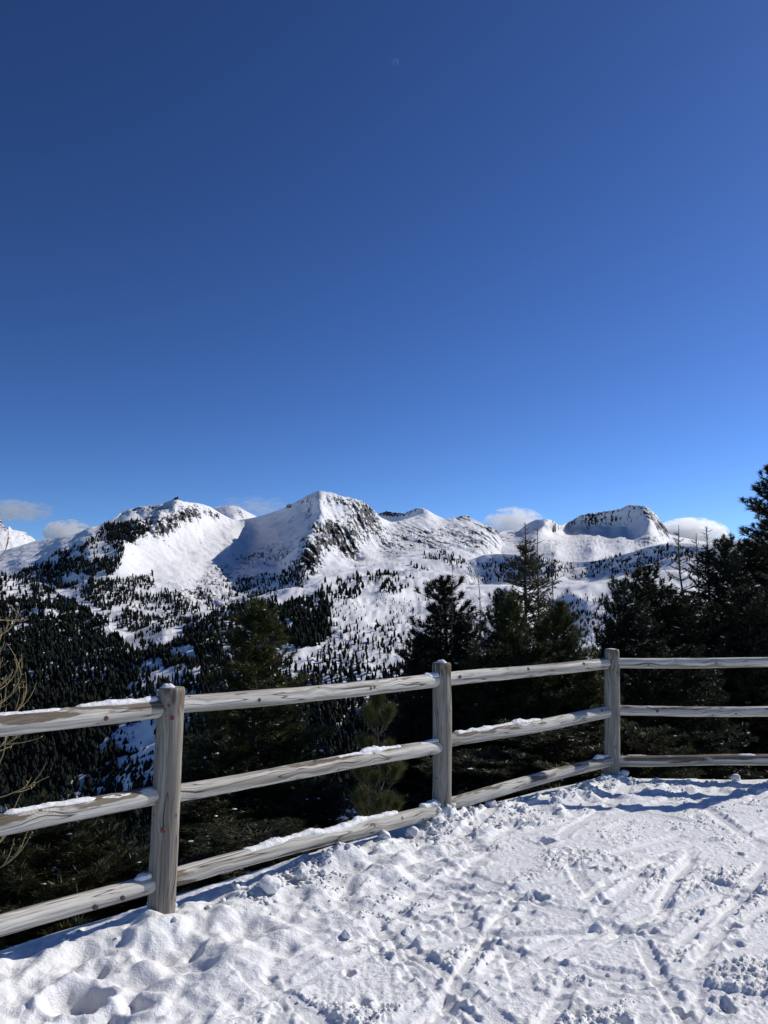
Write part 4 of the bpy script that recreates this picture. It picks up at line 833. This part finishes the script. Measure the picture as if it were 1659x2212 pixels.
# ------------------------------------------------------------------ snow lying on the timber
def snow_strip(rec, q0, q1, w, h, label, seed, rr=0.0468, side=0.0):
    """irregular ridge of snow on top of a rail, between the sight lines q0 and q1 (x in the picture)"""
    _, A, B = rec; A = np.asarray(A); B = np.asarray(B); r = np.random.default_rng(seed)
    def par(px):
        t = np.linspace(0, 1, 4000); P = A[None]+(B-A)[None]*t[:, None]; x, _y = project(P); ok = P[:, 1] > 0.5; i = np.argmin(np.where(ok, np.abs(x-px), 1e9)); return t[i]
    t0, t1 = par(q0), par(q1); L = np.linalg.norm(B-A)*(t1-t0); n = max(8, int(L/0.009)); m = 14
    s = np.linspace(0, 1, n); X = (B-A)/np.linalg.norm(B-A); Y = np.cross([0, 0, 1.0], X); Y /= np.linalg.norm(Y); Z = np.cross(X, Y)
    endf = np.minimum(1, np.minimum(s, 1-s)*L/0.04)**0.6; o1 = r.uniform(0, 99)
    hv = h*endf*(0.55+0.75*np.clip(fbm(s*L*9+o1, s*0+1, 3)+0.35, 0, 1.4)); wv = w*endf*(0.75+0.45*fbm(s*L*7+o1+30, s*0, 3)); mid = side + 0.18*fbm(s*L*5+o1+60, s*0, 2)
    V = []
    for i in range(n):
        c = A+(B-A)*(t0+(t1-t0)*s[i])
        for k in range(m):
            f = k/(m-1)*2-1; th = math.pi/2 - mid[i] + f*wv[i]/rr; hh = hv[i]*(1-f*f)**0.6*(1+0.20*n2(np.array([s[i]*L*60+o1]), np.array([f*4.0]))[0]) - 0.006
            V.append(c + (rr+hh)*(math.cos(th)*Y*-1 + math.sin(th)*Z))
    for i in range(n):
        c = A+(B-A)*(t0+(t1-t0)*s[i]); V.append(c+Z*0.02)
    F = [tuple(f) for f in gridfaces(n, m)]; 
    me = bpy.data.meshes.new('rail_snow'); me.from_pydata([tuple(v) for v in V], [], F); me.polygons.foreach_set('use_smooth', [True]*len(F)); me.materials.append(M_SNOW)
    o = bpy.data.objects.new('rail_snow', me); COL.objects.link(o); o['label'] = label; o['category'] = 'snow'; o['group'] = 'snow lying on the fence rails'
snow_strip(R_['l_top'], 158, 345, 0.030, 0.022, 'strip of snow on the left top rail beside the nearest post', 1, side=0.15)
snow_strip(R_['l_top'], -20, 165, 0.020, 0.010, 'thin snow line on the left top rail at the picture edge', 2, side=0.3)
snow_strip(R_['l_mid'], 2, 210, 0.030, 0.016, 'icy snow strip on the left middle rail at the picture edge', 3, side=0.1)
snow_strip(R_['l_mid'], 205, 335, 0.022, 0.010, 'thin snow on the left middle rail beside the nearest post', 4, side=0.2)
snow_strip(R_['l_bot'], 286, 335, 0.040, 0.030, 'snow wedge on the left bottom rail against the nearest post', 5)
snow_strip(R_['c_mid'], 722, 800, 0.022, 0.012, 'flat snow tail on the middle rail behind the snow lump', 6, side=0.25)
snow_strip(R_['c_mid'], 772, 866, 0.030, 0.028, 'rounded snow lump on the middle rail in front of the sapling', 7)
snow_strip(R_['c_bot'], 524, 862, 0.046, 0.026, 'long thick bank of snow on the bottom rail before the middle post', 8, side=-0.25)
snow_strip(R_['c_bot'], 905, 950, 0.045, 0.040, 'snow wedge on the bottom rail against the middle post', 9)
snow_strip(R_['c_mid'], 900, 950, 0.040, 0.020, 'shaded snow on the middle rail against the middle post', 10)
snow_strip(R_['c_top'], 915, 950, 0.040, 0.022, 'shaded snow on the top rail against the middle post', 12)
snow_strip(R_['d_mid'], 978, 1168, 0.036, 0.026, 'sparkling strip of snow on the middle rail right of the middle post', 13)
snow_strip(R_['d_bot'], 1280, 1320, 0.035, 0.026, 'small snow wedge on the bottom rail against the corner post', 14)
snow_strip(R_['r_bot'], 1352, 1400, 0.018, 0.008, 'thin snow patch on the right bottom rail beside the corner post', 15, rr=0.046)
snow_strip(R_['r_bot'], 1590, 1640, 0.024, 0.012, 'snow patch on the right bottom rail near the picture edge', 16, rr=0.046)
snow_strip(R_['r_mid'], 1392, 1412, 0.016, 0.010, 'tiny snow pad on the right middle rail', 17, rr=0.044)
def post_snow(key, dx, dy, rx, ry, h, label, seed):
    A, B, r = posts[key]; rr = np.random.default_rng(seed); V = []; nr, ns = 7, 22
    for i in range(nr+1):
        q = i/nr
        for k in range(ns):
            a = 6.2832*k/ns; e = 1+0.16*n2(np.array([math.cos(a)*2+seed*5]), np.array([math.sin(a)*2]))[0]
            V.append((B[0]+dx+rx*q*e*math.cos(a), B[1]+dy+ry*q*e*math.sin(a), B[2]-0.004+h*(1-q**2.6)*(1+0.25*n2(np.array([q*5*math.cos(a)+seed]), np.array([q*5*math.sin(a)]))[0])))
    F = [tuple(f) for f in gridfaces(nr+1, ns, True)]; me = bpy.data.meshes.new('post_snow'); me.from_pydata(V, [], F); me.polygons.foreach_set('use_smooth', [True]*len(F)); me.materials.append(M_SNOW)
    o = bpy.data.objects.new('post_snow', me); COL.objects.link(o); o['label'] = label; o['category'] = 'snow'
post_snow('p1', -0.024, 0.0, 0.037, 0.04, 0.020, 'small snow mound on the left half of the nearest post top', 1)
post_snow('p2', -0.006, 0.0, 0.042, 0.045, 0.022, 'snow cap on top of the middle post', 2)
post_snow('p3', -0.004, 0.01, 0.05, 0.045, 0.008, 'thin snow film on top of the corner post', 3)

# ------------------------------------------------------------------ loose snow
def snow_lump(px, py, size, label, seed):
    import bmesh
    x, y = on_ground(px, py, 0.03); r = np.random.default_rng(seed); b = bmesh.new(); bmesh.ops.create_icosphere(b, subdivisions=4, radius=1.0)
    V = np.array([v.co[:] for v in b.verts]); F = np.array([[v.index for v in f.verts] for f in b.faces]); b.free()
    o1 = seed*7.3; k = np.zeros(len(V)); 
    pl = r.normal(size=(9, 3)); pl /= np.linalg.norm(pl, axis=1)[:, None]; cut = r.uniform(0.72, 0.95, 9)      # broken, faceted faces
    ext = np.min(np.where((V @ pl.T) > 1e-3, cut/np.maximum(V @ pl.T, 1e-3), 9), axis=1); ext = np.minimum(ext, 1.08)
    ext = ext*(1+0.16*fbm(V[:, 0]*2+o1, V[:, 1]*2+V[:, 2]*1.7, 3)+0.05*fbm(V[:, 0]*8, V[:, 1]*8+V[:, 2]*6+o1, 2))
    V = V*ext[:, None]*size*0.78*np.array([1.0, 0.9, 0.8]); z = ground_z(x, y)
    o = mesh('snow_lump', V, F, M_SNOW, None, label=label, category='snow', group='broken snow lumps by the fence'); o.location = (x, y, z+size*0.30); o.rotation_euler = (0, 0, r.uniform(0, 6))
snow_lump(581, 1922, 0.075, 'largest broken snow lump lying before the bottom rail', 1)
snow_lump(654, 1888, 0.048, 'roundish snow lump right of the largest snow lump', 2)
snow_lump(330, 1968, 0.035, 'snow lump at the left foot of the nearest post', 3)
snow_lump(372, 1962, 0.030, 'snow lump at the right foot of the nearest post', 4)
snow_lump(748, 2010, 0.035, 'pointed snow lump on the edge of the long pressed ski track', 5)
snow_lump(830, 1818, 0.060, 'snow lump in the bank left of the middle post', 6)
snow_lump(892, 1795, 0.055, 'snow lump in the bank at the foot of the middle post', 7)
snow_lump(1062, 1745, 0.060, 'snow lump in the bank right of the middle post', 8)
snow_lump(1350, 1687, 0.045, 'snow lump against the corner post', 9)
snow_lump(1590, 1678, 0.055, 'snow lump on the edge below the right bottom rail', 10)

# crumbs scattered over the trodden snow
crg = np.random.default_rng(14); n = 30000
cy = 2.7*(7.0/2.7)**crg.random(n); cx = crg.uniform(-0.56, 0.6, n)*cy
sb = beyond(cx, cy); ok = (sb < 0.05) & (0.8*fbm(cx*2.6+11, cy*2.6, 3)+0.1+0.35*np.exp(-((sb+0.15)/0.2)**2) + crg.normal(0, 0.08, n) > 0.22)
soft = (smooth(0.25, -0.9, cx+0.35*(cy-3.0)) > 0.5) & (crg.random(n) < 0.93); ok &= ~soft
flatm = np.zeros(n, bool)
for tx, ty, a, hl, hw in TR:
    u = (cx-tx)*math.cos(a)+(cy-ty)*math.sin(a); v = -(cx-tx)*math.sin(a)+(cy-ty)*math.cos(a); flatm |= (np.abs(v) < hw) & (np.abs(u) < hl)
ok &= ~(flatm & (crg.random(n) < 0.93)); cx, cy, sb = cx[ok], cy[ok], sb[ok]; cz = snow_height(cx.copy(), cy.copy())
size = 0.0040*np.exp(crg.normal(0, 0.6, len(cx)))*(1+1.6*np.exp(-((sb+0.08)/0.16)**2)); size = np.minimum(np.clip(size, 0.002, 0.022), np.where(sb > -0.4, 0.022, 0.010))
blobs_mesh(np.zeros((1, 3)), 1.0, crg); V0, F0 = BLOB
J = crg.uniform(0.7, 1.25, (40, len(V0), 1))*V0[None]; idx = crg.integers(0, 40, len(cx)); an = crg.uniform(0, 6.28, len(cx))
VV = J[idx]*size[:, None, None]*np.array([1.2, 1.0, 0.85]); c, s = np.cos(an)[:, None], np.sin(an)[:, None]
VV = np.stack([VV[..., 0]*c-VV[..., 1]*s, VV[..., 0]*s+VV[..., 1]*c, VV[..., 2]], -1) + np.stack([cx, cy, cz+size*0.12], -1)[:, None]
FFc = (F0[None]+(np.arange(len(cx))*len(V0))[:, None, None]).reshape(-1, 3)
mesh('snow_crumbs', VV.reshape(-1, 3), FFc, M_CRUMB, kind='stuff', label='loose white snow crumbs scattered over the trodden snow', category='snow')

# dry grass stalks beside the fence
def stalk(px, py, d_h, bend, label):
    x, y = on_ground(px, py, -0.05); z = ground_z(x, y); s = np.linspace(0, 1, 8); pts = np.column_stack([bend*s**2*d_h, 0*s, d_h*s]); p2 = np.column_stack([-bend*0.8*s**2*d_h+0.01, 0.01*s, d_h*0.75*s])
    v, f = tubes([(pts, 0.0022*(1-0.7*s)), (p2, 0.0018*(1-0.7*s))], 5); o = mesh('grass_stalk', v, f, M_GRASS, None, label=label, category='grass'); o.location = (x, y, z-0.02)
stalk(170, 2010, 0.22, -0.1, 'dry grass stalk poking out under the left bottom rail')
stalk(1455, 1672, 0.15, -0.35, 'dry grass stalk in the snow edge right of the corner post')

# ------------------------------------------------------------------ clouds and moon
def mat_cloud(dens, thr):
    q = NT('cloud_vapour'); co = q.n('TexCoord').outputs['Object']
    r = q.n('VectorMath', _operation='LENGTH', i0=co).outputs['Value']
    n_ = q.noise(q.n('VectorMath', _operation='ADD', i0=co, i1=q.n('ObjectInfo').outputs['Location']).outputs[0], 2.6, 6.0, 0.62)
    f = q.math('SUBTRACT', q.math('ADD', q.math('MULTIPLY', n_, 4.2), q.math('MULTIPLY', r, -0.70)), thr+1.42)
    d = q.math('MULTIPLY', q.ramp(f, [(0.0, 0.0), (0.09, 1.0)]), dens)
    v = q.n('VolumePrincipled', Color=(0.997, 0.997, 0.998, 1), Density=d, Anisotropy=0.6); q.t.links.new(v.outputs[0], q.out.inputs[1]); return q.m
MC = {}
def cloud(px, py, d, w, h, dens, thr, label):
    import bmesh
    b = bmesh.new(); bmesh.ops.create_icosphere(b, subdivisions=3, radius=1.0); V = np.array([v.co[:] for v in b.verts]); F = np.array([[v.index for v in f.verts] for f in b.faces]); b.free()
    V = V*(1+0.10*fbm(V[:, 0]*2+px, V[:, 1]*2+V[:, 2]*2, 3))[:, None]
    if (dens, thr) not in MC: MC[(dens, thr)] = mat_cloud(dens, thr)
    o = mesh('cloud', V, F, MC[(dens, thr)], label=label, category='cloud'); o.location = at(px, py, d); s = d/FPX; o.scale = (w*s, w*s*0.7, h*s)
cloud(142, 1150, 9000, 52, 30, 0.014, 0.05, 'white puffy cloud left of the left mountain')
cloud(30, 1104, 9500, 84, 26, 0.004, 0.12, 'grey veil of cloud at the left edge above the far summit')
cloud(550, 1098, 8500, 85, 30, 0.0016, 0.18, 'faint wisp of cloud in the saddle left of the pointed peak')
cloud(1112, 1128, 8500, 66, 34, 0.010, 0.12, 'soft white cloud between the long ridge and the right mountain')
cloud(1495, 1158, 8500, 84, 42, 0.016, 0.08, 'bright white cloud behind the bare larch')

def moon():
    q = NT('moon_surface'); co = q.n('TexCoord').outputs['Object']
    d = q.n('BsdfDiffuse', Color=(0.10, 0.10, 0.10, 1)); t = q.n('BsdfTransparent'); a = q.n('AddShader', i0=d, i1=t); q.surf(q.n('MixShader', i0=q.n('NewGeometry').outputs['Backfacing'], i1=a, i2=t))
    import bmesh
    b = bmesh.new(); bmesh.ops.create_icosphere(b, subdivisions=4, radius=1.0); V = np.array([v.co[:] for v in b.verts]); F = np.array([[v.index for v in f.verts] for f in b.faces]); b.free()
    o = mesh('moon', V*(1+0.004*fbm(V[:, 0]*6, V[:, 1]*6+V[:, 2]*5, 3))[:, None], F, q.m, label='pale thin crescent moon high in the blue sky', category='moon'); D = 50000.0; o.location = at(853, 134, D)
    rr = D*math.tan(math.radians(0.27)); o.scale = (rr, rr, rr)
moon()
